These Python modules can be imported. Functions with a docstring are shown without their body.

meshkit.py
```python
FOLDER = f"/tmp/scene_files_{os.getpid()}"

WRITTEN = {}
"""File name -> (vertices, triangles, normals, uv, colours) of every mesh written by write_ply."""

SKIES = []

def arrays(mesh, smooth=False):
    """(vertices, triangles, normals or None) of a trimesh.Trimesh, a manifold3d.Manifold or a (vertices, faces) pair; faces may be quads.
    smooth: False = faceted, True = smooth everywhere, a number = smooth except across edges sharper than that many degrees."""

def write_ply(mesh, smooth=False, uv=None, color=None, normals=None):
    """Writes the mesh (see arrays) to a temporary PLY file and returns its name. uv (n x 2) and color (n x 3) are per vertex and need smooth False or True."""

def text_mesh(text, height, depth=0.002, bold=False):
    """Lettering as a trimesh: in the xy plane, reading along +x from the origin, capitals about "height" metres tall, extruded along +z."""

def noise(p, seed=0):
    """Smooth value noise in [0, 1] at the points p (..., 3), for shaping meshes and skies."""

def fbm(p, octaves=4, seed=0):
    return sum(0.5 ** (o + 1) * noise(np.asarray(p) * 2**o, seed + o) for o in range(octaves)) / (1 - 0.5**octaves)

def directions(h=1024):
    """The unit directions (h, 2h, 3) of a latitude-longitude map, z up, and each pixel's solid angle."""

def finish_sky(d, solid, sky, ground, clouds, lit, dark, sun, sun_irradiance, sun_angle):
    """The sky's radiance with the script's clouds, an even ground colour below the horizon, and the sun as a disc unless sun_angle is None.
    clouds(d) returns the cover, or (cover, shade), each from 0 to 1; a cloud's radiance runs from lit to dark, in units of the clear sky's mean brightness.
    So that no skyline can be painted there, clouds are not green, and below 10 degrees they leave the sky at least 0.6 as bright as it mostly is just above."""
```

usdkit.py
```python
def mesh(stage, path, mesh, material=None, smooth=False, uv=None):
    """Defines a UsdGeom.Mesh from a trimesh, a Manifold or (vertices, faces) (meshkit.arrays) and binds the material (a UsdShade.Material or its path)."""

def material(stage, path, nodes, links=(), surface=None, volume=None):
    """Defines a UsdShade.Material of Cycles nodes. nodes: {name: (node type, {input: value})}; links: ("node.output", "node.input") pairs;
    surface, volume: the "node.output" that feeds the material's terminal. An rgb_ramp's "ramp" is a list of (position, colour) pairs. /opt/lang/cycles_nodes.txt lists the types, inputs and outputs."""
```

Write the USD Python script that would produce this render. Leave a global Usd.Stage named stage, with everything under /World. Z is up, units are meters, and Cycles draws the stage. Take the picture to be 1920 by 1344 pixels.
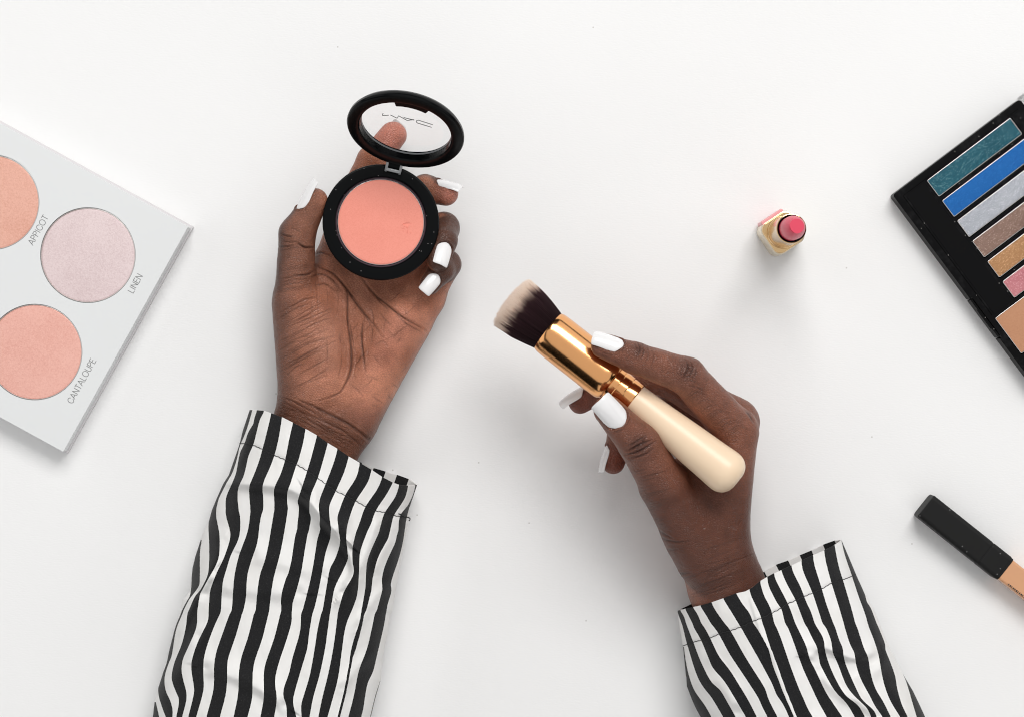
import math
import numpy as np, trimesh, manifold3d, usdkit, meshkit
from pxr import Usd, UsdGeom, UsdLux, UsdShade, Gf, Sdf, Vt
from shapely.geometry import LineString, Polygon, Point, box as sbox
from shapely.ops import unary_union

stage = Usd.Stage.CreateInMemory()
UsdGeom.SetStageUpAxis(stage, 'Z'); UsdGeom.SetStageMetersPerUnit(stage, 1.0)
UsdGeom.Xform.Define(stage, '/World'); UsdGeom.Scope.Define(stage, '/World/Looks')
rng = np.random.default_rng(7)

# ---------------------------------------------------------------- camera, lamps, exposure
CAM_H = 1200.0                                   # mm above the table
cam = UsdGeom.Camera.Define(stage, '/World/camera')
cam.AddTranslateOp().Set(Gf.Vec3d(0, 0, CAM_H / 1000))
cam.CreateFocalLengthAttr(80.0); cam.CreateHorizontalApertureAttr(35.2)
cam.CreateClippingRangeAttr(Gf.Vec2f(0.05, 100.0))
cam.CreateExposureAttr(-0.04)

def lamp(name, pos, target, size, intensity, color):
    l = UsdLux.RectLight.Define(stage, '/World/' + name)
    z = np.array(pos, float) - np.array(target, float); z /= np.linalg.norm(z)
    up = np.array([0, 0, 1.0]) if abs(z[2]) < .95 else np.array([0, 1.0, 0])
    x = np.cross(up, z); x /= np.linalg.norm(x); y = np.cross(z, x)
    m = Gf.Matrix4d(*x, 0, *y, 0, *z, 0, *map(float, pos), 1)
    l.AddTransformOp().Set(m)
    l.CreateWidthAttr(size[0]); l.CreateHeightAttr(size[1]); l.CreateIntensityAttr(intensity)
    l.CreateColorAttr(Gf.Vec3f(*color))
lamp('window_light', (0.45, 1.9, 2.45), (0.0, 0, 0), (2.0, 1.35), 8.6, (1.0, 0.988, 0.972))
lamp('ceiling_light', (0.0, -0.2, 2.9), (0.0, -0.2, 0), (4.4, 3.8), 0.72, (1.0, 0.995, 0.99))
lamp('wall_light', (-2.6, 0.3, 1.25), (0, 0, 0.25), (4.2, 1.9), 0.98, (1.0, 0.995, 0.99))
lamp('wall_light_001', (2.3, 1.3, 1.3), (0, 0, 0.25), (4.2, 1.9), 0.95, (1.0, 0.995, 0.99))
lamp('wall_light_002', (0.5, -2.5, 1.25), (0, 0, 0.25), (4.2, 1.9), 0.78, (1.0, 0.995, 0.99))

# ---------------------------------------------------------------- helpers
S0 = 0.275                                       # mm per photo pixel on the table
def W(X, Y, z=0.0):
    """Point in mm at height z above the table, on the sight line through the photo's (X, Y)."""
    X, Y, z = np.broadcast_arrays(np.asarray(X, float), np.asarray(Y, float), np.asarray(z, float))
    k = S0 * (CAM_H - z) / CAM_H
    return np.stack([(X - 960) * k, -(Y - 672) * k, z], -1)
def PX(p):
    k = S0 * (CAM_H - p[..., 2]) / CAM_H
    return p[..., 0] / k + 960, -p[..., 1] / k + 672
def unit(v):
    v = np.asarray(v, float); return v / np.linalg.norm(v)
def sm(a, b, x):
    t = np.clip((x - a) / (b - a), 0, 1); return t * t * (3 - 2 * t)

used = {}
def numbered(path):
    n = used.get(path, 0); used[path] = n + 1
    return path if n == 0 else f'{path}_{n:03d}'
ORIGIN = {}
def data(prim, **kw):
    for k, v in kw.items():
        if v: prim.SetCustomDataByKey(k, v)
def thing(name, label, category, loc, group=None, kind=None):
    path = numbered('/World/' + name)
    x = UsdGeom.Xform.Define(stage, path); loc = np.asarray(loc, float)
    x.AddTranslateOp().Set(Gf.Vec3d(*(loc / 1000).tolist())); ORIGIN[path] = loc
    data(x.GetPrim(), label=label, category=category, group=group, kind=kind)
    return path
def obj(name, mesh, mat, parent='/World', smooth=35, label=None, attr=None, category=None, kind=None, group=None):
    """One Mesh prim from geometry given in world mm."""
    path = numbered(parent + '/' + name)
    o = ORIGIN.get(parent, np.zeros(3)); ORIGIN[path] = o
    if hasattr(mesh, 'to_mesh'):
        m = mesh.to_mesh(); mesh = trimesh.Trimesh(m.vert_properties[:, :3], m.tri_verts, process=False)
    mesh = mesh.copy(); mesh.vertices = (mesh.vertices - o) / 1000
    p = usdkit.mesh(stage, path, mesh, mat, smooth=smooth)
    if attr:
        for k, v in attr.items():
            v = np.asarray(v, np.float32)
            if v.ndim == 2:
                UsdGeom.PrimvarsAPI(p).CreatePrimvar(k, Sdf.ValueTypeNames.Color3fArray, 'vertex').Set(Vt.Vec3fArray.FromNumpy(v))
            else:
                UsdGeom.PrimvarsAPI(p).CreatePrimvar(k, Sdf.ValueTypeNames.FloatArray, 'vertex').Set(Vt.FloatArray.FromNumpy(v))
    data(p.GetPrim(), label=label, category=category, kind=kind, group=group)
    return path
def lathe(profile, n=96):
    """Solid of revolution about z from (radius, height) pairs, first and last on the axis or closed."""
    m = trimesh.creation.revolve(np.asarray(profile, float), sections=n); return m
def frame(m, origin, x, y, z):
    T = np.eye(4); T[:3, 0], T[:3, 1], T[:3, 2], T[:3, 3] = x, y, z, origin
    m = m.copy(); m.apply_transform(T); return m
def loft(rings, cap=True):
    """Rings (k, n, 3) of equal count joined into a closed surface."""
    k, n, _ = rings.shape; v = rings.reshape(-1, 3); f = []
    i = np.arange(n); j = (i + 1) % n
    for r in range(k - 1):
        a, b, c, d = r * n + i, r * n + j, (r + 1) * n + j, (r + 1) * n + i
        f += [np.stack([a, b, c], 1), np.stack([a, c, d], 1)]
    if cap:
        v = np.vstack([v, rings[0].mean(0), rings[-1].mean(0)]); c0 = k * n; c1 = c0 + 1
        f += [np.stack([j, i, np.full(n, c0)], 1), np.stack([(k - 1) * n + i, (k - 1) * n + j, np.full(n, c1)], 1)]
    return trimesh.Trimesh(v, np.vstack(f), process=False)
def rrect(w, d, r, n=8):
    """Rounded rectangle outline centred on 0, (4n, 2)."""
    out = []
    for q, (sx, sy) in enumerate(((1, 1), (-1, 1), (-1, -1), (1, -1))):
        a = np.linspace(q * np.pi / 2, (q + 1) * np.pi / 2, n)
        out.append(np.stack([sx * (w / 2 - r) + r * np.cos(a), sy * (d / 2 - r) + r * np.sin(a)], 1))
    return np.vstack(out)
def slab(w, d, z0, z1, r=1.0, ch=0.4, n=8):
    """Box with rounded corners and chamfered edges."""
    rings = []
    for z, i in ((z0, ch), (z0 + ch * .3, ch * .3), (z0 + ch, 0), (z1 - ch, 0), (z1 - ch * .3, ch * .3), (z1, ch)):
        o = rrect(w - 2 * i, d - 2 * i, max(r - i, .05), n); rings.append(np.column_stack([o, np.full(len(o), z)]))
    return loft(np.array(rings))
def to_man(m):
    m = trimesh.Trimesh(m.vertices, m.faces, process=True)
    return manifold3d.Manifold(manifold3d.Mesh(np.asarray(m.vertices, np.float32), np.asarray(m.faces, np.uint32)))
def tube(pts, r, sides=6):
    pts = np.asarray(pts, float); t = np.gradient(pts, axis=0); t /= np.linalg.norm(t, axis=1, keepdims=True)
    a = np.cross(t, [0.02, 0.03, 1.0]); a /= np.linalg.norm(a, axis=1, keepdims=True); b = np.cross(t, a)
    ang = np.arange(sides) * 2 * np.pi / sides
    r = np.broadcast_to(np.asarray(r, float), (len(pts),))
    rings = pts[:, None] + r[:, None, None] * (np.cos(ang)[None, :, None] * a[:, None] + np.sin(ang)[None, :, None] * b[:, None])
    return loft(rings)
def smooth_line(pts, n=8):
    """Catmull-Rom through the points."""
    p = np.asarray(pts, float); p = np.vstack([2 * p[0] - p[1], p, 2 * p[-1] - p[-2]]); out = []
    for i in range(1, len(p) - 2):
        for t in np.linspace(0, 1, n, endpoint=False):
            a, b, c, d = p[i - 1:i + 3]
            out.append(.5 * (2 * b + (c - a) * t + (2 * a - 5 * b + 4 * c - d) * t * t + (3 * b - a - 3 * c + d) * t ** 3))
    out.append(p[-2]); return np.array(out)
cat = trimesh.util.concatenate

GLYPH = {  # stroke letters, (width, strokes) on a cap height of 1
 'A': (.78, [[(0, 0), (.39, 1), (.78, 0)], [(.14, .34), (.64, .34)]]),
 'P': (.6, [[(.06, 0), (.06, 1), (.36, 1), (.52, .93), (.58, .76), (.52, .58), (.36, .5), (.06, .5)]]),
 'I': (.2, [[(.1, 0), (.1, 1)]]),
 'C': (.82, [[(.80, .70), (.70, .90), (.52, 1), (.36, .99), (.16, .87), (.06, .66), (.04, .48), (.08, .28), (.2, .09), (.4, 0), (.56, .01), (.72, .12), (.81, .32)]]),
 'O': (.92, [[(.46 + .43 * math.cos(a), .5 + .5 * math.sin(a)) for a in np.linspace(0, 2 * np.pi, 25)]]),
 'T': (.66, [[(0, 1), (.66, 1)], [(.33, 1), (.33, 0)]]),
 'L': (.54, [[(.06, 1), (.06, 0), (.54, 0)]]),
 'N': (.76, [[(.06, 0), (.06, 1), (.70, 0), (.70, 1)]]),
 'E': (.6, [[(.58, 1), (.06, 1), (.06, 0), (.6, 0)], [(.06, .53), (.54, .53)]]),
 'U': (.74, [[(.06, 1), (.06, .34), (.13, .1), (.28, 0), (.46, 0), (.61, .1), (.68, .34), (.68, 1)]]),
}
def lettering(text, height, origin, right, up, normal, width, gap=.13, length=None):
    x, lines = 0.0, []
    for ch in text:
        w, strokes = GLYPH[ch]
        lines += [LineString([(x + a, b) for a, b in s]) for s in strokes]; x += w + gap
    sx = height if not length else length / (x - gap)
    geo = unary_union([LineString([(a * sx, b * height) for a, b in l.coords]).buffer(width / 2, cap_style=2) for l in lines])
    m = cat([trimesh.creation.extrude_polygon(g, .05, engine='earcut') for g in getattr(geo, 'geoms', [geo])])
    return frame(m, origin, right, up, normal)

# ---------------------------------------------------------------- materials
def mat(name, nodes, links=(), surface='p.BSDF'):
    return usdkit.material(stage, '/World/Looks/' + name, nodes, links, surface=surface)
def plain(name, color, rough=.5, metal=0.0, bump=0, bscale=900, **kw):
    nodes = {'p': ('principled_bsdf', dict(base_color=color, roughness=rough, metallic=metal, **kw))}; links = []
    if bump:
        nodes |= {'c': ('texture_coordinate', {}), 'n': ('noise_texture', {'scale': bscale, 'detail': 4}), 'b': ('bump', {'strength': bump, 'distance': .0003})}
        links += [('c.object', 'n.vector'), ('n.fac', 'b.height'), ('b.normal', 'p.normal')]
    return mat(name, nodes, links)
def powder(name, c0, c1, scale=1500, rough=.6, metal=0.0, bump=.25, spark=None, spec=.3):
    """Pressed powder: fine mottled grain, optionally glitter flecks."""
    nodes = {'c': ('texture_coordinate', {}), 'n': ('noise_texture', {'scale': scale, 'detail': 3, 'roughness': .7}),
             'l': ('noise_texture', {'scale': 55, 'detail': 2}), 'm': ('math', {'math_type': 'multiply_add', 'value2': .35}),
             'r': ('rgb_ramp', {'ramp': [(.38, c0), (.78, c1)]}),
             'b': ('bump', {'strength': bump, 'distance': .0003}), 'p': ('principled_bsdf', dict(roughness=rough, metallic=metal, specular_ior_level=spec))}
    links = [('c.object', 'n.vector'), ('c.object', 'l.vector'), ('l.fac', 'm.value1'), ('n.fac', 'm.value3'), ('m.value', 'r.fac'),
             ('n.fac', 'b.height'), ('b.normal', 'p.normal')]
    if spark:
        nodes |= {'v': ('voronoi_texture', {'scale': 2700}), 's': ('separate_color', {}), 'g': ('math', {'math_type': 'greater_than', 'value2': spark[1]}),
                  'x': ('mix_color', {'b': spark[0]})}
        links += [('c.object', 'v.vector'), ('v.color', 's.color'), ('s.r', 'g.value1'), ('g.value', 'x.fac'), ('r.color', 'x.a'), ('x.result', 'p.base_color')]
    else:
        links += [('r.color', 'p.base_color')]
    return mat(name, nodes, links)

M = {}
M['table'] = mat('white_tabletop', {
    'c': ('texture_coordinate', {}), 'mp': ('mapping', {'scale': (1, 3.2, 1)}), 'n': ('noise_texture', {'scale': 420, 'detail': 5, 'roughness': .6}),
    'n2': ('noise_texture', {'scale': 7, 'detail': 3}), 'r': ('rgb_ramp', {'ramp': [(.3, (.875, .876, .876)), (.7, (.895, .896, .896))]}),
    'v': ('voronoi_texture', {'scale': 26, 'dimensions': '2D'}), 'g': ('math', {'math_type': 'less_than', 'value2': .011}), 's': ('separate_color', {}), 'g2': ('math', {'math_type': 'greater_than', 'value2': .88}),
    'gm': ('math', {'math_type': 'multiply'}), 'gs': ('math', {'math_type': 'multiply', 'value2': .6}), 'x': ('mix_color', {'b': (.5, .48, .45)}),
    'b': ('bump', {'strength': .2, 'distance': .0004}), 'p': ('principled_bsdf', {'roughness': .55, 'specular_ior_level': .25})},
    [('c.object', 'mp.vector'), ('mp.vector', 'n.vector'), ('c.object', 'n2.vector'), ('n2.fac', 'r.fac'), ('n.fac', 'b.height'), ('b.normal', 'p.normal'),
     ('c.object', 'v.vector'), ('v.distance', 'g.value1'), ('v.color', 's.color'), ('s.r', 'g2.value1'), ('g.value', 'gm.value1'), ('g2.value', 'gm.value2'), ('gm.value', 'gs.value1'),
     ('gs.value', 'x.fac'), ('r.color', 'x.a'), ('x.result', 'p.base_color')])
M['skin'] = mat('skin', {
    'a': ('attribute', {'attribute': 'tone'}), 'c': ('texture_coordinate', {}),
    'n': ('noise_texture', {'scale': 160, 'detail': 4}), 'r': ('rgb_ramp', {'ramp': [(.25, (.82, .80, .79)), (.75, (1.12, 1.12, 1.12))]}),
    'x': ('mix_color', {'blend_type': 'multiply', 'fac': 1.0, 'use_clamp': False}),
    'v': ('voronoi_texture', {'scale': 780, 'feature': 'distance_to_edge'}), 'vm': ('mapping', {'scale': (1, 1.5, 1), 'rotation': (0, 0, .5)}),
    'vr': ('map_range', {'from_min': 0.0, 'from_max': .16, 'to_min': 0.0, 'to_max': 1.0, 'clamp': True}), 'fu': ('rgb_ramp', {'ramp': [(0, (.70, .66, .64)), (.8, (1, 1, 1))]}), 'x2': ('mix_color', {'blend_type': 'multiply', 'fac': 1.0, 'use_clamp': False}),
    'f': ('noise_texture', {'scale': 900, 'detail': 3}), 'h': ('math', {'math_type': 'multiply_add', 'value2': .8}),
    'b': ('bump', {'strength': .6, 'distance': .00042}),
    'p': ('principled_bsdf', {'roughness': .36, 'specular_ior_level': .45, 'subsurface_weight': .08, 'subsurface_scale': .0012, 'subsurface_radius': (1, .35, .2)})},
    [('c.object', 'n.vector'), ('n.fac', 'r.fac'), ('a.color', 'x.a'), ('r.color', 'x.b'), ('x.result', 'x2.a'), ('vr.result', 'fu.fac'), ('fu.color', 'x2.b'), ('x2.result', 'p.base_color'),
     ('c.object', 'vm.vector'), ('vm.vector', 'v.vector'), ('v.distance', 'vr.value'), ('c.object', 'f.vector'), ('f.fac', 'h.value1'), ('vr.result', 'h.value3'), ('h.value', 'b.height'), ('b.normal', 'p.normal')])
M['polish'] = plain('white_nail_polish', (.86, .855, .86), .22, specular_ior_level=.5, coat_weight=.4, coat_roughness=.1)
M['cloth'] = mat('striped_cotton', {
    'a': ('attribute', {'attribute': 'stripe'}), 'c': ('texture_coordinate', {}), 'w': ('noise_texture', {'scale': 900, 'detail': 2}),
    'wm': ('math', {'math_type': 'multiply_add', 'value2': .02}), 'fr': ('math', {'math_type': 'floored_modulo', 'value2': 1.0}), 'l': ('math', {'math_type': 'less_than', 'value2': .51}),
    'lint': ('noise_texture', {'scale': 1500, 'detail': 3, 'roughness': .8}), 'lr': ('rgb_ramp', {'ramp': [(.48, (.011, .011, .012)), (.64, (.020, .020, .021)), (.78, (.08, .08, .08))]}),
    'wn': ('noise_texture', {'scale': 60, 'detail': 3}), 'wr': ('rgb_ramp', {'ramp': [(.3, (.80, .79, .77)), (.7, (.86, .855, .845))]}),
    'x': ('mix_color', {}), 'b': ('bump', {'strength': .35, 'distance': .0004}), 'p': ('principled_bsdf', {'roughness': .85, 'specular_ior_level': .2, 'sheen_weight': .08})},
    [('c.object', 'w.vector'), ('w.fac', 'wm.value1'), ('a.fac', 'wm.value3'), ('wm.value', 'fr.value1'), ('fr.value', 'l.value1'), ('l.value', 'x.fac'),
     ('c.object', 'lint.vector'), ('lint.fac', 'lr.fac'), ('c.object', 'wn.vector'), ('wn.fac', 'wr.fac'), ('wr.color', 'x.a'), ('lr.color', 'x.b'), ('x.result', 'p.base_color'),
     ('lint.fac', 'b.height'), ('b.normal', 'p.normal')])
M['thread'] = plain('black_thread', (.015, .015, .016), .8)
M['gloss_black'] = mat('glossy_black_plastic', {
    'c': ('texture_coordinate', {}), 'v': ('voronoi_texture', {'scale': 420, 'dimensions': '2D'}), 'g': ('math', {'math_type': 'less_than', 'value2': .10}), 's': ('separate_color', {}), 'g2': ('math', {'math_type': 'greater_than', 'value2': .93}),
    'm': ('math', {'math_type': 'multiply'}), 'x': ('mix_color', {'a': (.0035, .004, .0045), 'b': (.16, .15, .15)}), 'p': ('principled_bsdf', {'roughness': .22, 'specular_ior_level': .06})},
    [('c.object', 'v.vector'), ('v.distance', 'g.value1'), ('v.color', 's.color'), ('s.r', 'g2.value1'), ('g.value', 'm.value1'), ('g2.value', 'm.value2'), ('m.value', 'x.fac'), ('x.result', 'p.base_color')])
M['lid_black'] = plain('glossy_black_lid', (.003, .0035, .004),    .2, specular_ior_level=.12)
M['palette_black'] = mat('dusty_black_plastic', {
    'c': ('texture_coordinate', {}), 'v': ('voronoi_texture', {'scale': 330, 'dimensions': '2D'}), 'g': ('math', {'math_type': 'less_than', 'value2': .09}), 's': ('separate_color', {}), 'g2': ('math', {'math_type': 'greater_than', 'value2': .86}),
    'm': ('math', {'math_type': 'multiply'}), 'n': ('noise_texture', {'scale': 90, 'detail': 6, 'roughness': .7}), 'r': ('rgb_ramp', {'ramp': [(.5, (.005, .005, .0055)), (.8, (.022, .022, .023))]}),
    'x': ('mix_color', {'b': (.2, .19, .18)}), 'p': ('principled_bsdf', {'roughness': .33, 'specular_ior_level': .05})},
    [('c.object', 'v.vector'), ('v.distance', 'g.value1'), ('v.color', 's.color'), ('s.r', 'g2.value1'), ('g.value', 'm.value1'), ('g2.value', 'm.value2'), ('m.value', 'x.fac'),
     ('c.object', 'n.vector'), ('n.fac', 'r.fac'), ('r.color', 'x.a'), ('x.result', 'p.base_color')])
M['label_black'] = plain('black_label_film', (.004, .004, .0045), .5, specular_ior_level=.06, bump=.1, bscale=400)
M['plum'] = plain('plum_dusted_black', (.045, .022, .032), .6, bump=.3, bscale=1500)
M['blush'] = powder('coral_blush', (.79, .265, .20), (.87, .325, .255), bump=.15, rough=.75, spec=.15)
M['tin'] = plain('pan_metal', (.80, .76, .74), .3, 1.0)
M['hinge'] = plain('grey_smoked_plastic', (.30, .31, .32), .2, specular_ior_level=.6)
M['ink'] = plain('black_ink', (.01, .01, .01), .5)
M['grey_ink'] = plain('grey_ink', (.17, .17, .17), .6)
M['pane'] = mat('clear_window', {'f': ('fresnel', {'IOR': 1.12}), 't': ('transparent_bsdf', {'color': (.985, .985, .985)}), 'g': ('glossy_bsdf', {'roughness': .03, 'color': (.9, .9, .9)}), 'm': ('mix_closure', {})},
    [('f.fac', 'm.fac'), ('t.BSDF', 'm.closure1'), ('g.BSDF', 'm.closure2')], 'm.closure')
M['rose_gold'] = plain('copper_gold_metal', (.90, .45, .19), .17, 1.0)
M['cream'] = plain('cream_lacquer', (.89, .69, .49), .34, specular_ior_level=.45, coat_weight=.15, coat_roughness=.25)
M['bristle'] = mat('two_tone_bristle', {'h': ('attribute', {'attribute': 'along'}), 'r': ('rgb_ramp', {'ramp': [(0, (.020, .009, .011)), (.60, (.045, .019, .024)), (.70, (.07, .033, .038)), (.82, (.75, .58, .48)), (.86, (.95, .84, .74)), (1, (.96, .86, .78))]}),
    'p': ('principled_bsdf', {'roughness': .5, 'specular_ior_level': .12}), 't': ('translucent_bsdf', {}), 'm': ('mix_closure', {'fac': .38})}, [('h.fac', 'r.fac'), ('r.color', 'p.base_color'), ('r.color', 't.color'), ('p.BSDF', 'm.closure1'), ('t.BSDF', 'm.closure2')], 'm.closure')
M['card'] = plain('white_card', (.77, .785, .79), .5, bump=.06, bscale=60)
M['card_side'] = plain('white_card_edge', (.72, .70, .71), .6, bump=.1, bscale=200)
M['apricot'] = powder('apricot_highlighter', (.71, .345, .255), (.86, .485, .385), 1300, .42, .25, .3)
M['linen'] = powder('linen_highlighter', (.66, .515, .52), (.82, .68, .68), 1300, .42, .25, .3)
M['cantaloupe'] = powder('cantaloupe_highlighter', (.76, .365, .30), (.90, .51, .43), 1300, .42, .25, .3)
for nm, c0, c1, sp, th in (('teal', (.006, .045, .07), (.016, .105, .145), (.2, .42, .44), .90), ('blue', (.003, .07, .27), (.007, .125, .41), (.03, .2, .55), .92),
                       ('silver', (.23, .25, .29), (.42, .44, .48), (.75, .75, .8), .88), ('brown', (.13, .072, .055), (.26, .165, .13), (.6, .45, .38), .88),
                       ('gold', (.28, .13, .055), (.45, .24, .11), (.8, .5, .28), .88), ('pink', (.40, .115, .14), (.56, .22, .24), (.85, .5, .52), .88)):
    M[nm] = powder(nm + '_shimmer', c0, c1, 1700, .45, .3, .2, (tuple(.6 * a + .4 * b for a, b in zip(sp, c1)), th + .02))
M['tan'] = powder('tan_bronzer', (.46, .215, .115), (.52, .26, .145), 1500, .6, 0, .15)
M['clear_plastic'] = plain('clear_lid_plastic', (.9, .9, .9), .08, transmission_weight=1.0, ior=1.35)
M['pale_gold'] = plain('pale_gold_metal', (.76, .52, .27), .14, 1.0)
M['champagne'] = plain('champagne_metal', (.80, .72, .57), .3, 1.0)
M['pink_panel'] = plain('pink_enamel', (.84, .36, .38), .3)
M['lip'] = plain('pink_lipstick', (.72, .055, .11), .38, bump=.08, bscale=300, specular_ior_level=.5)
M['dark_well'] = plain('dark_inner_tube', (.03, .012, .015), .4)
M['cap_black'] = mat('soft_black_cap', {
    'c': ('texture_coordinate', {}), 'v': ('voronoi_texture', {'scale': 300, 'dimensions': '2D'}), 'g': ('math', {'math_type': 'less_than', 'value2': .10}), 's': ('separate_color', {}), 'g2': ('math', {'math_type': 'greater_than', 'value2': .9}),
    'm': ('math', {'math_type': 'multiply'}), 'x': ('mix_color', {'a': (.012, .012, .012), 'b': (.12, .12, .12)}), 'p': ('principled_bsdf', {'roughness': .5, 'specular_ior_level': .15})},
    [('c.object', 'v.vector'), ('v.distance', 'g.value1'), ('v.color', 's.color'), ('s.r', 'g2.value1'), ('g.value', 'm.value1'), ('g2.value', 'm.value2'), ('m.value', 'x.fac'), ('x.result', 'p.base_color')])
M['concealer'] = plain('tan_concealer', (.66, .335, .17), .22, coat_weight=.6, coat_roughness=.05)

# ---------------------------------------------------------------- the setting
g = np.linspace(-1500, 1500, 3)
obj('tabletop', trimesh.creation.extrude_polygon(sbox(-1500, -1500, 1500, 1500), 30).apply_translation([0, 0, -30]), M['table'], smooth=False,
    label='smooth matt white tabletop under everything', category='table', kind='structure')
# ---------------------------------------------------------------- blush compact
ZC = 48.5                                         # top face of the base
KC = S0 * (CAM_H - ZC) / CAM_H
cc = W(714.5, 416.5, ZC)
compact = thing('blush_compact', 'open round black blush compact with coral powder and clear-windowed lid, held in the hand', 'compact', cc - [0, 0, 12])
ez = unit([.10, .08, 1.0]); eh = unit([26, 111, 0]); eh = unit(eh - ez * (eh @ ez)); ep = np.cross(eh, ez)   # held a little tilted
R0 = 109.5 * KC                                   # 28.7 mm
base_prof = [(0, -11), (20, -11), (24.5, -10.2), (26.8, -8), (28.2, -4.2), (R0, -2.2), (R0, -.9), (R0 - .35, -.25), (R0 - 1.1, 0), (23.2, -.05), (22.75, -.35), (22.5, -1.0), (22.3, -1.9), (22.0, -2.1), (0, -2.1)]
bm = frame(lathe(base_prof, 160), cc, ep, eh, ez)
notch = frame(trimesh.creation.box(bounds=[(-4.6, R0 - 5.4, -1.6), (4.6, R0 + 3, 3)]), cc, ep, eh, ez)
bm = to_man(bm) - to_man(notch)
obj('base', bm, M['gloss_black'], compact, smooth=25)
obj('recess_ring', frame(lathe([(21.55, -2.0), (22.3, -2.0), (22.45, -1.2), (22.35, -1.15), (22.1, -1.6), (21.55, -1.65), (21.55, -2.0)], 128), cc, ep, eh, ez), M['plum'], compact)
pan_r = 80 * KC
obj('pan', frame(lathe([(0, -2.1), (pan_r + .2, -2.1), (pan_r + .2, -1.0), (pan_r + .05, -.95), (pan_r, -1.75), (0, -1.85)], 128), cc, ep, eh, ez), M['tin'], compact)
# powder surface with a chipped flake
rr = np.r_[np.linspace(0, pan_r - .35, 60), pan_r - .1, pan_r]; na = 220
th = np.linspace(0, 2 * np.pi, na, endpoint=False)
gx, gy = (rr[1:, None] * np.cos(th)).ravel(), (rr[1:, None] * np.sin(th)).ravel()
def powder_z(x, y):
    chip = [(W(764, 420, ZC) - cc) @ ep, (W(764, 420, ZC) - cc) @ eh]
    dx, dy = x - chip[0], y - chip[1]
    n = meshkit.noise(np.stack([x * 1.6, y * 1.6, 0 * x], -1), 3)
    n2 = meshkit.noise(np.stack([x * 3.6, y * 3.6, 0 * x], -1), 5)
    d = np.hypot(dx / 1.9, (dy - .2 * dx) / .75) + (n - .5) * .9
    z = -.95 - .42 * sm(1.05, .8, d) + .30 * sm(.35, 0, np.abs(d - 1.15)) * (dy < 0)
    r = np.hypot(x, y)
    return z + .03 * (meshkit.noise(np.stack([x * .25, y * .25, 0 * x], -1), 9) - .5) + .12 * (n2 - .5) * sm(3.4, 1.4, np.hypot(dx, dy)) - .35 * sm(pan_r - .5, pan_r, r)
vz = powder_z(gx, gy)
pv = np.vstack([[0, 0, powder_z(np.zeros(1), np.zeros(1))[0]], np.stack([gx, gy, vz], 1)])
nr = len(rr) - 1; i = np.arange(na); j = (i + 1) % na
pf = [np.stack([np.zeros(na, int), 1 + i, 1 + j], 1)]
for k in range(nr - 1):
    a, b = 1 + k * na, 1 + (k + 1) * na
    pf += [np.stack([a + i, b + i, b + j], 1), np.stack([a + i, b + j, a + j], 1)]
obj('blush_powder', frame(trimesh.Trimesh(pv, np.vstack(pf), process=False), cc, ep, eh, ez), M['blush'], compact, smooth=True)
crumbs = []
for k in range(14):
    q = W(764 + rng.normal(0, 9), 424 + abs(rng.normal(0, 9)), ZC); q = q - ez * ((q - cc) @ ez); b = trimesh.creation.icosphere(1, rng.uniform(.10, .26)); b.apply_translation(q - ez * .85); crumbs.append(b)
obj('powder_crumb', cat(crumbs), M['blush'], compact, kind='stuff')
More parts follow.
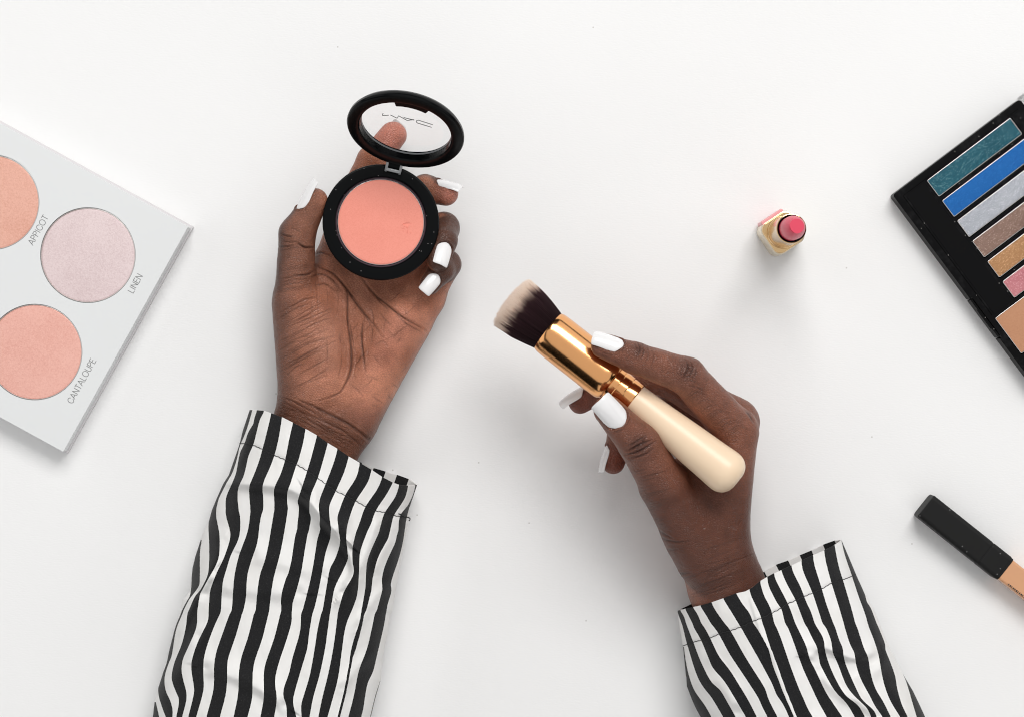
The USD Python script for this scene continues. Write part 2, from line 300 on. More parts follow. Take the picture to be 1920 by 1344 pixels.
# hinge and lid
al = math.radians(64.8)
hc = cc + eh * 28.3 + ep * 1.2 + ez * .3
d_in = math.cos(al) * eh + math.sin(al) * ez      # from the hinge across the lid
n_in = math.cos(al) * ez - math.sin(al) * eh      # inner face of the lid
lc = hc + d_in * 29.9
lid_prof = [(22.7, -.8), (23.3, -.15), (24.2, 0), (27.6, 0), (28.5, -.4), (28.9, -1.2), (28.7, -2.8), (27.4, -4.6), (25.2, -5.6), (23.4, -5.9), (22.5, -5.6), (22.4, -4.9), (22.6, -2.0), (22.7, -.8)]
lid_ring = frame(lathe(lid_prof, 160), lc, ep, d_in, n_in)
obj('lid_rim', lid_ring, M['lid_black'], compact, smooth=30)
obj('lid_bevel', frame(lathe([(22.1, -4.6), (22.55, -4.6), (22.55, -3.9), (22.2, -4.0), (22.1, -4.6)], 128), lc, ep, d_in, n_in), M['hinge'], compact)
obj('lid_window', frame(lathe([(0, -5.2), (22.45, -5.2), (22.45, -4.6), (0, -4.6)], 128), lc, ep, d_in, n_in), M['pane'], compact)
# closing catch on the far inside of the lid
a = np.linspace(-math.radians(21), math.radians(21), 20)
arc = Polygon(np.vstack([np.stack([24.6 * np.sin(a), 24.6 * np.cos(a)], 1), np.stack([20.4 * np.sin(a[::-1]), 20.4 * np.cos(a[::-1])], 1)])).buffer(-.6).buffer(.6)
catch = trimesh.creation.extrude_polygon(arc, 4.4, engine='earcut'); catch.apply_translation([0, 0, -4.6])
obj('lid_catch', frame(catch, lc, ep, d_in, n_in), M['lid_black'], compact, smooth=30)
hp = []; hg = cc + eh * 29.9 + ez * .3
for sx in (-3.5, 3.5):
    hp.append(frame(slab(1.35, 8.6, -1.3, 1.3, .5, .3), hg - eh * .6 + ep * sx + ez * .2, ep, unit(.8 * eh + .6 * ez), np.cross(ep, unit(.8 * eh + .6 * ez))))
hp.append(frame(slab(7.2, 1.6, -.8, .8, .5, .3), hg - eh * 3.6 + ez * -.6, ep, eh, ez))
hinge = obj('hinge', cat(hp), M['hinge'], compact)
obj('hinge_block', frame(slab(6.2, 5.6, -1.0, 1.0, .5, .3), hg - eh * .4 - ez * .3, ep, unit(.8 * eh + .6 * ez), np.cross(ep, unit(.8 * eh + .6 * ez))), M['gloss_black'], compact)
# printed strokes on the window, seen from behind
def on_lid(x, y):
    """Photo-zoom position to the lid window's plane."""
    X, Y = 640 + x / 7.385, 150 + y / 7.385
    o = np.array([0, 0, CAM_H]); dr = W(X, Y, 0.0) - o
    q = lc + n_in * -4.5
    return o + dr * (np.dot(q - o, n_in) / np.dot(dr, n_in))
for k, s in enumerate(([(578, 465), (567, 497), (656, 493)], [(680, 490), (774, 535), (792, 500), (912, 566), (1003, 553)], [(862, 525), (1010, 561)], [(1266, 625), (1066, 562), (1040, 570), (1036, 584), (1052, 600), (1250, 661)])):
    pts = np.array([on_lid(*q) for q in s]); pts = np.vstack([np.linspace(pts[m], pts[m + 1], 5)[:-1] for m in range(len(pts) - 1)] + [pts[-1:]])
    obj('logo_stroke', tube(pts, .17, 5), M['ink'], compact)

# ---------------------------------------------------------------- makeup brush
H0, H1 = W(1028, 621, 66), W(1384, 902, 77)
bx = unit(H1 - H0); by = unit(np.cross([0, 0, 1.0], bx)); bz = np.cross(bx, by)
brush = thing('makeup_brush', 'makeup brush with flared dark two-tone bristles, shiny copper ferrule and cream handle', 'brush', (H0 + H1) / 2)
LB = np.linalg.norm(H1 - H0)
def turn(prof, n=112): return frame(lathe(prof, n), H0, by, bz, bx)
obj('ferrule', turn([(0, 2.0), (10.0, 2.0), (9.9, .2), (10.2, -.3), (10.7, -.1), (11.05, .8), (11.25, 2.2), (11.4, 6), (11.4, 34.5), (11.15, 37.2), (10.5, 38.9), (9.4, 39.9), (8.6, 40.2), (0, 40.2)]), M['rose_gold'], brush)
neck = obj('neck', turn([(0, 39.0), (8.5, 39.0), (8.5, 42.6), (8.3, 42.9), (8.3, 43.3), (8.5, 43.6), (8.4, 47.6), (8.15, 47.9), (8.15, 48.3), (8.35, 48.6), (8.3, 53.0), (7.9, 53.4), (0, 53.4)]), M['rose_gold'], brush)
hp = [(0, 53.0), (7.6, 53.0), (7.8, 53.6), (8.1, 60), (8.7, 72), (9.7, 88), (10.4, 102), (10.8, LB - 10), (10.8, LB - 8)]
hp += [(2.9 + 7.9 * math.cos(t), LB - 7.9 + 7.9 * math.sin(t)) for t in np.linspace(.08, np.pi / 2, 14)] + [(0, LB)]
obj('handle', turn(hp), M['cream'], brush)
nb = 7000
u = np.sqrt(rng.random(nb)); ang = rng.random(nb) * 2 * np.pi
tip_len = 24.6 - 2.2 * u ** 3 + rng.normal(0, .55, nb)
pts = []
for s in np.linspace(0, 1, 6):
    rad = 10.0 * u * (1 - s) + (14.2 * u) * s + 1.3 * u * np.sin(np.pi * s) * .6
    wob = (.25 + 1.1 * (np.arange(nb) < 90)) * s * s
    pts.append(np.stack([rad * np.cos(ang) + wob * rng.normal(0, 1, nb), rad * np.sin(ang) + wob * rng.normal(0, 1, nb), 1.5 - (tip_len + 1.5) * s], 1))
pts = np.stack(pts, 1)
wp = H0 + pts[..., 0:1] * by + pts[..., 1:2] * bz + pts[..., 2:3] * bx
cpath = numbered(brush + '/bristles')
cv = UsdGeom.BasisCurves.Define(stage, cpath)
cv.CreateTypeAttr('linear'); cv.CreateWrapAttr('nonperiodic')
cv.CreateCurveVertexCountsAttr(Vt.IntArray.FromNumpy(np.full(nb, 6, np.int32)))
cv.CreatePointsAttr(Vt.Vec3fArray.FromNumpy(((wp - ORIGIN[brush]) / 1000).reshape(-1, 3).astype(np.float32)))
cv.CreateWidthsAttr(Vt.FloatArray.FromNumpy(np.tile(np.array([.26, .26, .25, .23, .19, .09], np.float32) / 1000, nb))); cv.SetWidthsInterpolation('vertex')
al_ = np.clip(np.linspace(0, 1, 6)[None] + rng.normal(0, .03, (nb, 1)) + .10 * (meshkit.noise(np.stack([ang * 5.1, u * 4, 0 * u], 1), 2) - .5)[:, None], 0, 1).astype(np.float32)
UsdGeom.PrimvarsAPI(cv).CreatePrimvar('along', Sdf.ValueTypeNames.FloatArray, 'vertex').Set(Vt.FloatArray.FromNumpy(al_.ravel()))
UsdShade.MaterialBindingAPI.Apply(cv.GetPrim()).Bind(M['bristle'])
data(cv.GetPrim(), kind='stuff')

# ---------------------------------------------------------------- white highlighter palette
ZT = 13.5; KT = S0 * (CAM_H - ZT) / CAM_H
O = W(353, 425.5, ZT)
pa, pb = unit([-.877, .481, 0]), unit([-.487, -.874, 0]); pn = np.array([0, 0, 1.0])
hl = thing('highlighter_palette', 'white cardboard palette of round pearly pink and apricot highlighter pans', 'makeup palette', O - [0, 0, ZT])
LA, LBm = 520 * KT, 482 * KT
ctr = O + pa * LA / 2 + pb * LBm / 2
tray = frame(slab(LA, LBm, -9.5, 0, .5, .22), ctr, pa, -pb, pn)
cents = [(138.5, 137.4, 'linen'), (137.8, 344.2, 'cantaloupe'), (344.5, 137.4, 'apricot')]
man = to_man(tray)
for ca, cb, _ in cents:
    man = man - to_man(trimesh.creation.cylinder(89.6 * KT, 9, sections=128).apply_translation(O + pa * ca * KT + pb * cb * KT))
obj('tray', man, M['card'], hl, smooth=25)
obj('cover_board', frame(slab(LA + 1.6, LBm + 2.2, -13.4, -10.2, .6, .25), ctr, pa, -pb, pn), M['card_side'], hl, smooth=25)
obj('spacer_board', frame(slab(LA - .4, LBm - .3, -10.3, -9.4, .5, .1), ctr, pa, -pb, pn), M['card_side'], hl, smooth=25)
for ca, cb, nm in cents:
    q = O + pa * ca * KT + pb * cb * KT; r = 88.6 * KT
    pan = obj('pan', lathe([(0, -3.4), (r, -3.4), (r, -.75), (r - .25, -.7), (r - .3, -1.3), (0, -1.4)], 128).apply_translation(q), M['tin'], hl, label=f'round metal pan filled with {nm} powder')
    prof = [(0, -3.3)] + [(r - .3, -3.3), (r - .32, -1.25), (r - .6, -1.0)] + [(x, -.95 + .18 * (1 - (x / r) ** 2)) for x in np.linspace(r - .9, 0, 10)]
    obj('powder', lathe(prof, 128).apply_translation(q), M[nm], pan)
for text, start, end in (('LINEN', (249.5, 551), (266.5, 517.5)), ('APPICOT', (62, 461), (90, 407.5)), ('CANTALOUPE', (135.5, 757), (179.5, 676))):
    p0 = W(*start, ZT) + [0, 0, .012]; p1 = W(*end, ZT)
    obj('lettering', lettering(text, 11.6 * KT, p0, -pb, pa, pn, .29, length=np.linalg.norm(p1 - p0)), M['grey_ink'], hl, smooth=False, label=f'the word {text} printed in thin grey capitals')

# ---------------------------------------------------------------- black eyeshadow palette
ZB = 10.5; KB = S0 * (CAM_H - ZB) / CAM_H
Q = W(1673.5, 366, ZB)
qu, qv = unit([.799, .602, 0]), unit([.598, -.801, 0])
es = thing('eyeshadow_palette', 'flat black palette of long shimmer eyeshadow bars in teal, blue, silver and brown', 'makeup palette', Q - [0, 0, ZB])
WU, HV = 299 * KB, 470 * KB
def at(u, v, z=0): return Q + qu * u * KB + qv * v * KB + pn * z
def flat(u0, u1, v0, v1, z0, z1, r=.6, ch=.25):
    return frame(slab((u1 - u0) * KB, (v1 - v0) * KB, z0, z1, r, ch), at((u0 + u1) / 2, (v0 + v1) / 2), qu, -qv, pn)
body = to_man(flat(0, 299, 0, 470, -10.5, 0, 1.6, .5))
bars = [(68, 264, 17.5 + 47.3 * k, 55.5 + 47.3 * k, nm) for k, nm in enumerate(('teal', 'blue', 'silver', 'brown', 'gold', 'pink'))] + [(16, 264, 300.5, 383, 'tan')]
for u0, u1, v0, v1, _ in bars: body = body - to_man(flat(u0 - 1.6, u1 + 1.6, v0 - 1.6, v1 + 1.6, -3, 3, .9, .1))
body = body - to_man(flat(14, 284, 13, 14.3, -.5, 2, .1, .05)) - to_man(flat(14, 15.3, 13, 292, -.5, 2, .1, .05))
body = body - to_man(flat(-3, 4.5, 243, 336, -12, 3, .2, .05))
obj('case', body, M['palette_black'], es, smooth=25)
obj('label_strip', flat(19, 60, 18, 294, -.2, .22, .5, .1), M['label_black'], es, smooth=25)
obj('clasp', flat(-.8, 3.8, 246, 333, -9.5, -.5, .5, .3), M['palette_black'], es, smooth=25)
obj('clasp_tab', flat(-2.0, 2.2, 268, 312, -6.5, -1.2, .4, .25), M['palette_black'], es, smooth=25)
for u0, u1, v0, v1, nm in bars:
    sh = to_man(flat(u0, u1, v0, v1, -2.6, -.55, .7, .12)) - to_man(flat(u0 + 1.0, u1 - 1.0, v0 + 1.0, v1 - 1.0, -1.9, 2, .5, .1))
    pan = obj('pan', sh, M['tin'], es, smooth=25, label=f'{"square" if nm == "tan" else "long narrow"} metal pan of {nm} {"bronzer" if nm == "tan" else "shimmer eyeshadow"}')
    obj('eyeshadow', flat(u0 + 1.05, u1 - 1.05, v0 + 1.05, v1 - 1.05, -2.4, -.85, .5, .3), M[nm], pan, smooth=25)
obj('clear_lid', flat(301.5, 700, -3, 470, -10.2, -6.5, 1.5, .6), M['clear_plastic'], es, smooth=25)
obj('lid_rail', flat(299.3, 301.3, 6, 462, -9.8, -3.6, .4, .2), M['palette_black'], es, smooth=25)

# ---------------------------------------------------------------- lipstick
lc0 = W(1468.3, 436.5, 22.0); lc0[2] = 0
lip = thing('lipstick', 'open pink lipstick standing upright in a square pale gold case', 'lipstick', lc0)
t = math.radians(-56.5); lx = np.array([math.cos(t), math.sin(t), 0]); ly = np.array([-math.sin(t), math.cos(t), 0])
def rod(w, z0, z1, r, ch): return frame(slab(w, w, z0, z1, r, ch, 12), lc0, lx, ly, pn)
obj('case', rod(18.4, 0, 20.6, 4.2, .6), M['champagne'], lip)
obj('collar', rod(17.6, 20.4, 22.6, 4.0, .7), M['pale_gold'], lip)
obj('side_panel', frame(slab(13.0, 2.2, 2.0, 20.2, .95, .45), lc0 - ly * 0 + -lx * 9.6, ly, -lx, pn), M['pink_panel'], lip)
def lt(prof, n=80): return lathe(prof, n).apply_translation(lc0)
obj('flange', lt([(0, 22.4), (8.1, 22.4), (8.2, 23.2), (7.9, 23.9), (7.6, 24.2), (0, 24.2)]), M['pale_gold'], lip)
obj('inner_tube', lt([(6.9, 23.9), (7.45, 23.9), (7.45, 56.0), (7.3, 56.8), (7.0, 56.9), (6.8, 56.4), (6.9, 23.9)]), M['pale_gold'], lip)
obj('tube_well', lt([(0, 45), (6.8, 45), (6.8, 55.8), (6.6, 55.8), (6.5, 46), (0, 46)]), M['dark_well'], lip)
# bullet: cylinder cut by a slanted plane
bul = to_man(lt([(0, 46), (5.9, 46), (5.9, 64.5), (5.35, 69.0), (4.4, 73.0), (3.3, 76.0), (1.8, 77.8), (0, 78.3)]))
cn = unit([.34, .18, .92])
cut = frame(trimesh.creation.box(bounds=[(-20, -20, 0), (20, 20, 30)]), lc0 + np.array([1.6, .7, 74.6]), unit(np.cross([0, 1, 0], cn)), np.cross(cn, unit(np.cross([0, 1, 0], cn))), cn)
obj('lipstick_bullet', bul - to_man(cut), M['lip'], lip, smooth=28)

# ---------------------------------------------------------------- concealer tube
A0, A1 = W(1731.5, 946, 7), W(1878.5, 1063, 7)
cx = unit(A1 - A0); cy = unit(np.cross([0, 0, 1.0], cx)); LC = np.linalg.norm(A1 - A0)
con = thing('concealer_tube', 'tan concealer tube with square black cap, lying on its side', 'concealer', (A0 + A1) / 2 - [0, 0, 7])
def bar(w, h, x0, x1, r, ch): return frame(slab(w, h, x0, x1, r, ch, 10), A0, cy, np.cross(cx, cy), cx)
seam = LC * .765
cap = obj('cap', bar(13.9, 13.9, 0, seam - .12, 2.4, .8), M['cap_black'], con)
obj('cap_collar', bar(13.9, 13.9, seam + .02, LC, 2.4, .7), M['cap_black'], con)
obj('cap_core', bar(13.3, 13.3, 2, LC + 1, 2.2, .3), M['cap_black'], con)
obj('tube_body', bar(12.4, 12.4, LC + .3, LC + 62, 1.6, .5), M['concealer'], con)
marks = []
for k in range(46):
    x = LC + 6.5 + k * 1.02
    if rng.random() < .13: continue
    hgt = rng.uniform(.7, 1.05)
    marks.append(frame(slab(.03, hgt, 0, rng.uniform(.3, .75), .01, .005, 2), A0 + cx * x - cy * 5.0 + np.cross(cx, cy) * 6.205, np.cross(cx, cy), cy, cx))
obj('fine_print', cat(marks), M['ink'], con, smooth=False, kind='stuff')
# ---------------------------------------------------------------- the person: two hands and two sleeves
from scipy.interpolate import LinearNDInterpolator
person = thing('person', 'dark-skinned person in a striped shirt, both hands holding a compact and a brush', 'person', W(960, 1340, 0))

def edges(k, tiles, scale, **lines):
    """Traced stripe edges: {tile: points}; gives rows (X, Y, stripe phase)."""
    out = []
    for t, pts in lines.items():
        ox, oy = tiles[t[:2]]
        p = np.array(pts, float) / scale + [ox, oy]
        out += [(x, y, k) for x, y in smooth_line(p, 3)]
    return out
TL = {'T1': (280, 760), 'T2': (540, 800), 'T3': (280, 950), 'T4': (540, 950), 'T5': (280, 1148), 'T6': (500, 1148)}
def L(k, **kw): return edges(k, TL, 6.857, **kw)
left_rows = (
 L(-.5, T5=[(85, 1150), (130, 1344)]) +
 L(0, T3=[(590, 640), (555, 780), (535, 1100), (480, 1220), (415, 1344)], T5=[(415, 0), (325, 220), (250, 530), (225, 650), (165, 810), (115, 980), (150, 1170), (215, 1344)]) +
 L(.5, T3=[(675, 420), (650, 600), (650, 940), (635, 1020), (570, 1110), (500, 1200), (430, 1344)], T5=[(430, 0), (340, 220), (290, 540), (245, 650), (195, 830), (210, 1000), (270, 1130), (300, 1250), (298, 1344)]) +
 L(1, T3=[(820, 0), (765, 200), (770, 420), (770, 750), (745, 900), (700, 990), (650, 1080), (590, 1140), (500, 1344)], T5=[(490, 0), (470, 190), (420, 400), (330, 620), (290, 790), (300, 900), (350, 1030), (385, 1130), (345, 1344)]) +
 L(1.5, T1=[(1325, 60), (1280, 220), (1230, 370), (1165, 520), (1140, 640), (1105, 760), (1060, 880), (1000, 980), (945, 1090), (890, 1200), (858, 1344)],
   T3=[(860, 0), (860, 130), (900, 330), (905, 520), (890, 660), (840, 780), (760, 910), (690, 1040), (650, 1120), (615, 1344)], T5=[(615, 0), (605, 190), (500, 440), (430, 600), (415, 740), (440, 880), (475, 1010), (475, 1130), (420, 1344)]) +
 L(2, T1=[(1385, 60), (1345, 180), (1340, 230), (1270, 340), (1225, 480), (1165, 600), (1140, 720), (1110, 880), (1050, 1030), (990, 1170), (980, 1344)],
   T3=[(985, 0), (990, 120), (1040, 300), (1035, 430), (960, 650), (890, 790), (820, 960), (780, 1100), (765, 1344)], T5=[(765, 0), (750, 120), (640, 340), (570, 530), (540, 700), (575, 950), (570, 1060), (500, 1344)]) +
 L(2.5, T1=[(1475, 75), (1420, 180), (1385, 310), (1340, 490), (1275, 640), (1240, 800), (1205, 920), (1145, 1050), (1135, 1180), (1145, 1344)],
   T3=[(1150, 0), (1170, 190), (1150, 400), (1050, 610), (990, 800), (945, 960), (930, 1150), (920, 1344)], T5=[(915, 0), (835, 170), (750, 400), (700, 600), (695, 800), (695, 1000), (600, 1344)]) +
 L(3, T1=[(1570, 95), (1540, 230), (1480, 470), (1420, 690), (1350, 880), (1295, 1010), (1285, 1110), (1305, 1344)], T3=[(1300, 0), (1295, 130), (1260, 330), (1160, 600), (1105, 830), (1085, 1000), (1070, 1230), (1060, 1344)],
   T5=[(1040, 0), (950, 250), (865, 500), (835, 680), (835, 850), (820, 1020), (735, 1344)]) +
 L(3.5, T1=[(1705, 150), (1670, 380), (1620, 600), (1560, 770), (1480, 950), (1455, 1050), (1465, 1180), (1465, 1344)], T3=[(1465, 0), (1420, 200), (1390, 450), (1320, 660), (1265, 850), (1250, 1000), (1240, 1180), (1205, 1344)],
   T5=[(1195, 0), (1110, 300), (1020, 560), (1000, 700), (1000, 860), (980, 1060), (905, 1344)]) +
 L(4, T1=[(1850, 220), (1800, 430), (1750, 690), (1690, 880), (1615, 1040), (1605, 1130), (1615, 1344)], T3=[(1610, 0), (1595, 120), (1540, 450), (1490, 680), (1425, 870), (1390, 1100), (1370, 1344)],
   T5=[(1350, 0), (1270, 320), (1190, 560), (1155, 760), (1150, 960), (1130, 1130), (1085, 1344)]) +
 L(4.5, T1=[(1890, 760), (1820, 980), (1770, 1140), (1780, 1344)], T2=[(225, 30), (190, 220), (130, 440)], T3=[(1785, 0), (1760, 170), (1690, 560), (1600, 900), (1560, 1160), (1540, 1344)],
   T5=[(1535, 0), (1450, 340), (1360, 600), (1330, 780), (1325, 1050), (1300, 1200), (1260, 1344)]) +
 L(5, T2=[(375, 110), (345, 230), (270, 500), (180, 780), (125, 960), (145, 1040), (115, 1344)], T4=[(110, 320), (90, 400), (45, 700), (0, 880)], T3=[(1770, 880), (1700, 1130), (1700, 1344)],
   T5=[(1690, 0), (1610, 320), (1500, 640), (1475, 790), (1475, 1080), (1430, 1344)]) +
 L(5.5, T2=[(512, 210), (470, 360), (385, 650), (290, 880), (275, 1100), (298, 1160), (265, 1344)], T4=[(250, 350), (205, 620), (165, 860), (100, 1100), (60, 1230), (50, 1344)], T5=[(1830, 0), (1830, 110), (1770, 330), (1660, 660), (1615, 880), (1640, 1100), (1605, 1344)]) +
 L(6, T2=[(638, 290), (590, 460), (490, 720), (410, 930), (400, 1060), (415, 1170), (405, 1250), (422, 1300)], T4=[(375, 430), (345, 640), (310, 840), (280, 980), (220, 1220), (185, 1344)], T6=[(445, 0), (430, 250), (340, 560), (290, 780), (225, 960), (215, 1070), (255, 1190), (265, 1344)]) +
 L(6.5, T2=[(782, 380), (720, 580), (620, 810), (535, 1000), (530, 1120), (555, 1300)], T4=[(545, 400), (490, 560), (460, 700), (430, 880), (400, 1040), (360, 1220), (325, 1344)], T6=[(590, 0), (545, 270), (520, 470), (430, 770), (345, 1080), (345, 1190), (385, 1344)]) +
 L(7, T2=[(925, 470), (880, 650), (740, 870), (640, 1140), (640, 1200), (655, 1344)], T4=[(675, 420), (665, 500), (610, 660), (540, 790), (510, 950), (480, 1130), (445, 1344)], T6=[(705, 0), (655, 220), (620, 450), (560, 790), (490, 1030), (445, 1190), (450, 1344)]) +
 L(7.5, T2=[(1075, 550), (1020, 720), (870, 950), (785, 1180), (755, 1300)], T4=[(745, 400), (775, 640), (760, 700), (700, 830), (605, 1020), (570, 1180), (545, 1344)], T6=[(815, 0), (780, 260), (750, 470), (680, 800), (600, 1080), (550, 1344)]) +
 L(8, T2=[(1215, 650), (1150, 800), (1000, 1020), (940, 1180), (895, 1310)], T4=[(880, 310), (830, 520), (830, 700), (850, 800), (835, 890), (730, 1070), (690, 1180), (645, 1344)], T6=[(915, 0), (890, 230), (850, 500), (790, 800), (720, 1080), (665, 1344)]) +
 L(8.5, T2=[(1350, 710), (1270, 860), (1130, 1070), (1070, 1240)], T4=[(1020, 310), (930, 560), (915, 750), (905, 1000), (880, 1170), (815, 1344)], T6=[(1080, 0), (1010, 190), (965, 500), (920, 830), (850, 1100), (780, 1344)]) +
 L(9, T2=[(1430, 750), (1380, 900), (1245, 1100), (1200, 1240)], T4=[(1170, 330), (1050, 600), (1010, 760), (1000, 1000), (975, 1170), (945, 1344)], T6=[(1220, 0), (1195, 130), (1110, 390), (1075, 560), (1060, 680), (1000, 1000), (915, 1344)]) +
 L(9.5, T2=[(1545, 760), (1500, 920), (1365, 1130), (1320, 1300)], T4=[(1290, 400), (1160, 640), (1100, 860), (1080, 960), (1070, 1070), (1000, 1344)], T6=[(1254, 0), (1219, 190), (1136, 490), (1107, 560), (1084, 680), (1024, 1000), (936, 1344)]) +
 L(10, T2=[(1640, 750), (1610, 860), (1540, 1010), (1440, 1140), (1420, 1344)], T4=[(1400, 360), (1380, 460), (1300, 630), (1240, 780), (1210, 920), (1215, 1060), (1190, 1160), (1140, 1344)], T6=[(1395, 0), (1350, 220), (1290, 470), (1200, 700), (1160, 860), (1140, 980), (1100, 1160), (1050, 1344)]) +
 L(10.5, T4=[(1560, 0), (1520, 160), (1480, 430), (1430, 640), (1350, 880), (1320, 990), (1330, 1080), (1280, 1250), (1265, 1344)], T6=[(1535, 0), (1500, 200), (1420, 540), (1370, 750), (1300, 900), (1265, 1080), (1245, 1220), (1215, 1344)]) +
 L(11, T6=[(1460, 880), (1400, 1060), (1330, 1344)]))
UR = {'U1': (1260, 1000), 'U2': (1440, 1000), 'U3': (1260, 1176), 'U4': (1500, 1176)}
def R(k, **kw): return edges(k, UR, 8.0, **kw)
right_rows = (
 R(0, U3=[(165, 290), (190, 560), (220, 760), (225, 880), (300, 1080), (430, 1344)]) + R(.5, U3=[(175, 290), (215, 560), (265, 760), (340, 950), (490, 1160), (595, 1344)]) +
 R(1, U1=[(85, 1170), (150, 1344)], U3=[(170, 0), (235, 270), (370, 700), (480, 900), (600, 1050), (775, 1344)]) +
 R(1.5, U1=[(120, 1150), (180, 1240), (210, 1344)], U3=[(235, 0), (325, 230), (420, 480), (580, 800), (720, 930), (850, 1150), (960, 1344)]) +
 R(2, U1=[(200, 1130), (310, 1344)], U3=[(330, 0), (440, 190), (560, 480), (620, 610), (780, 790), (900, 980), (1115, 1344)]) +
 R(2.5, U1=[(310, 1100), (380, 1200), (440, 1344)], U3=[(490, 0), (575, 160), (700, 420), (870, 640), (1000, 850), (1140, 1080), (1275, 1344)]) +
 R(3, U1=[(425, 1080), (520, 1230), (585, 1344)], U3=[(640, 0), (715, 110), (860, 380), (1030, 640), (1280, 1020), (1350, 1170), (1440, 1344)]) +
 R(3.5, U1=[(590, 1030), (660, 1160), (790, 1344)], U3=[(850, 0), (950, 170), (1060, 370), (1200, 600), (1390, 900), (1450, 1080), (1585, 1344)]) +
 R(4, U1=[(770, 970), (900, 1180), (1000, 1344)], U3=[(1040, 0), (1170, 230), (1330, 510), (1500, 830), (1570, 1000), (1680, 1160), (1765, 1344)]) +
 R(4.5, U1=[(960, 890), (1050, 1040), (1170, 1200), (1220, 1344)], U3=[(1275, 0), (1380, 180), (1460, 340), (1520, 570), (1630, 860), (1710, 1060), (1835, 1344)]) +
 R(5, U1=[(1165, 830), (1200, 950), (1320, 1200), (1360, 1344)], U3=[(1385, 0), (1450, 230), (1545, 480), (1625, 700), (1705, 930), (1872, 1344)]) +
 R(5.5, U1=[(1325, 740), (1380, 920), (1480, 1120), (1535, 1344)], U3=[(1570, 0), (1650, 200), (1730, 440), (1830, 720), (1920, 950)], U4=[(60, 1080), (120, 1220), (195, 1344)]) +
 R(6, U1=[(1430, 640), (1460, 800), (1600, 1070), (1640, 1110), (1700, 1344)], U3=[(1745, 0), (1830, 220), (1920, 480)], U4=[(60, 640), (200, 940), (280, 1110), (410, 1344)]) +
 R(6.5, U1=[(1530, 590), (1560, 700), (1740, 1050), (1850, 1344)], U4=[(0, 80), (90, 270), (150, 480), (230, 630), (380, 950), (480, 1110), (640, 1344)]) +
 R(7, U2=[(200, 545), (270, 720), (400, 960), (430, 1030), (550, 1344)], U4=[(115, 0), (190, 160), (260, 300), (300, 530), (350, 640), (520, 940), (700, 1130), (830, 1344)]) +
 R(7.5, U2=[(350, 470), (380, 580), (490, 800), (570, 1010), (650, 1180), (700, 1344)], U4=[(260, 0), (350, 160), (375, 330), (410, 470), (500, 700), (670, 1000), (870, 1160), (980, 1344)]) +
 R(8, U2=[(505, 400), (530, 560), (660, 860), (720, 1030), (820, 1344)], U4=[(395, 0), (470, 200), (495, 380), (570, 540), (680, 830), (780, 980), (900, 1100), (1010, 1210), (1070, 1344)]) +
 R(8.5, U2=[(675, 325), (700, 480), (800, 800), (870, 1040), (980, 1344)], U4=[(530, 0), (590, 190), (640, 300), (655, 430), (700, 590), (850, 930), (940, 1090), (1100, 1230), (1155, 1344)]) +
 R(9, U2=[(845, 250), (880, 450), (960, 750), (1060, 1070), (1140, 1344)], U4=[(675, 0), (750, 240), (820, 380), (845, 560), (920, 780), (1050, 1020), (1130, 1180), (1245, 1344)]) +
 R(9.5, U2=[(1000, 175), (1060, 480), (1130, 710), (1240, 1080), (1310, 1344)], U4=[(860, 0), (960, 310), (1020, 440), (1060, 680), (1130, 910), (1250, 1110), (1365, 1344)]) +
 R(10, U2=[(1105, 100), (1160, 330), (1260, 620), (1350, 900), (1460, 1200), (1500, 1344)], U4=[(1040, 0), (1130, 230), (1190, 450), (1250, 790), (1350, 1080), (1510, 1344)]) +
 R(10.5, U2=[(1130, 100), (1200, 300), (1310, 590), (1450, 900), (1480, 1020), (1540, 1110), (1630, 1344)], U4=[(1180, 0), (1275, 240), (1280, 330), (1360, 530), (1430, 730), (1460, 920), (1530, 1160), (1620, 1344)]) +
 R(11, U4=[(1530, 660), (1600, 820), (1680, 1090), (1755, 1344)]))

def along_y(pts, y):
    p = np.array(pts, float); x = np.interp(y, p[:, 1], p[:, 0])
    sl = (p[-1, 0] - p[-4, 0]) / (p[-1, 1] - p[-4, 1])
    return np.where(y > p[-1, 1], p[-1, 0] + sl * (y - p[-1, 1]), x)
def ridge(X, Y, line, north, south, amp):
    """Fold crest: gentle on the left-hand side of the line, steep on the right-hand side."""
    p = smooth_line(line, 6); best = np.full(X.shape, 1e9); sgn = np.ones(X.shape)
    for a, b in zip(p[:-1], p[1:]):
        d = b - a; l2 = d @ d; t = np.clip(((X - a[0]) * d[0] + (Y - a[1]) * d[1]) / l2, 0, 1)
        ex, ey = X - a[0] - t * d[0], Y - a[1] - t * d[1]; q = np.hypot(ex, ey)
        c = d[0] * ey - d[1] * ex; near = q < best
        best = np.where(near, q, best); sgn = np.where(near, np.sign(c), sgn)
    e0 = np.hypot(X - p[0, 0], Y - p[0, 1]); e1 = np.hypot(X - p[-1, 0], Y - p[-1, 1])
    fade = sm(0, 28, e0) * sm(0, 28, e1) * 0 + sm(-4, 22, np.minimum(e0, e1))
    w = np.where(sgn < 0, north, south)
    return amp * np.exp(-(best / w) ** 2) * fade

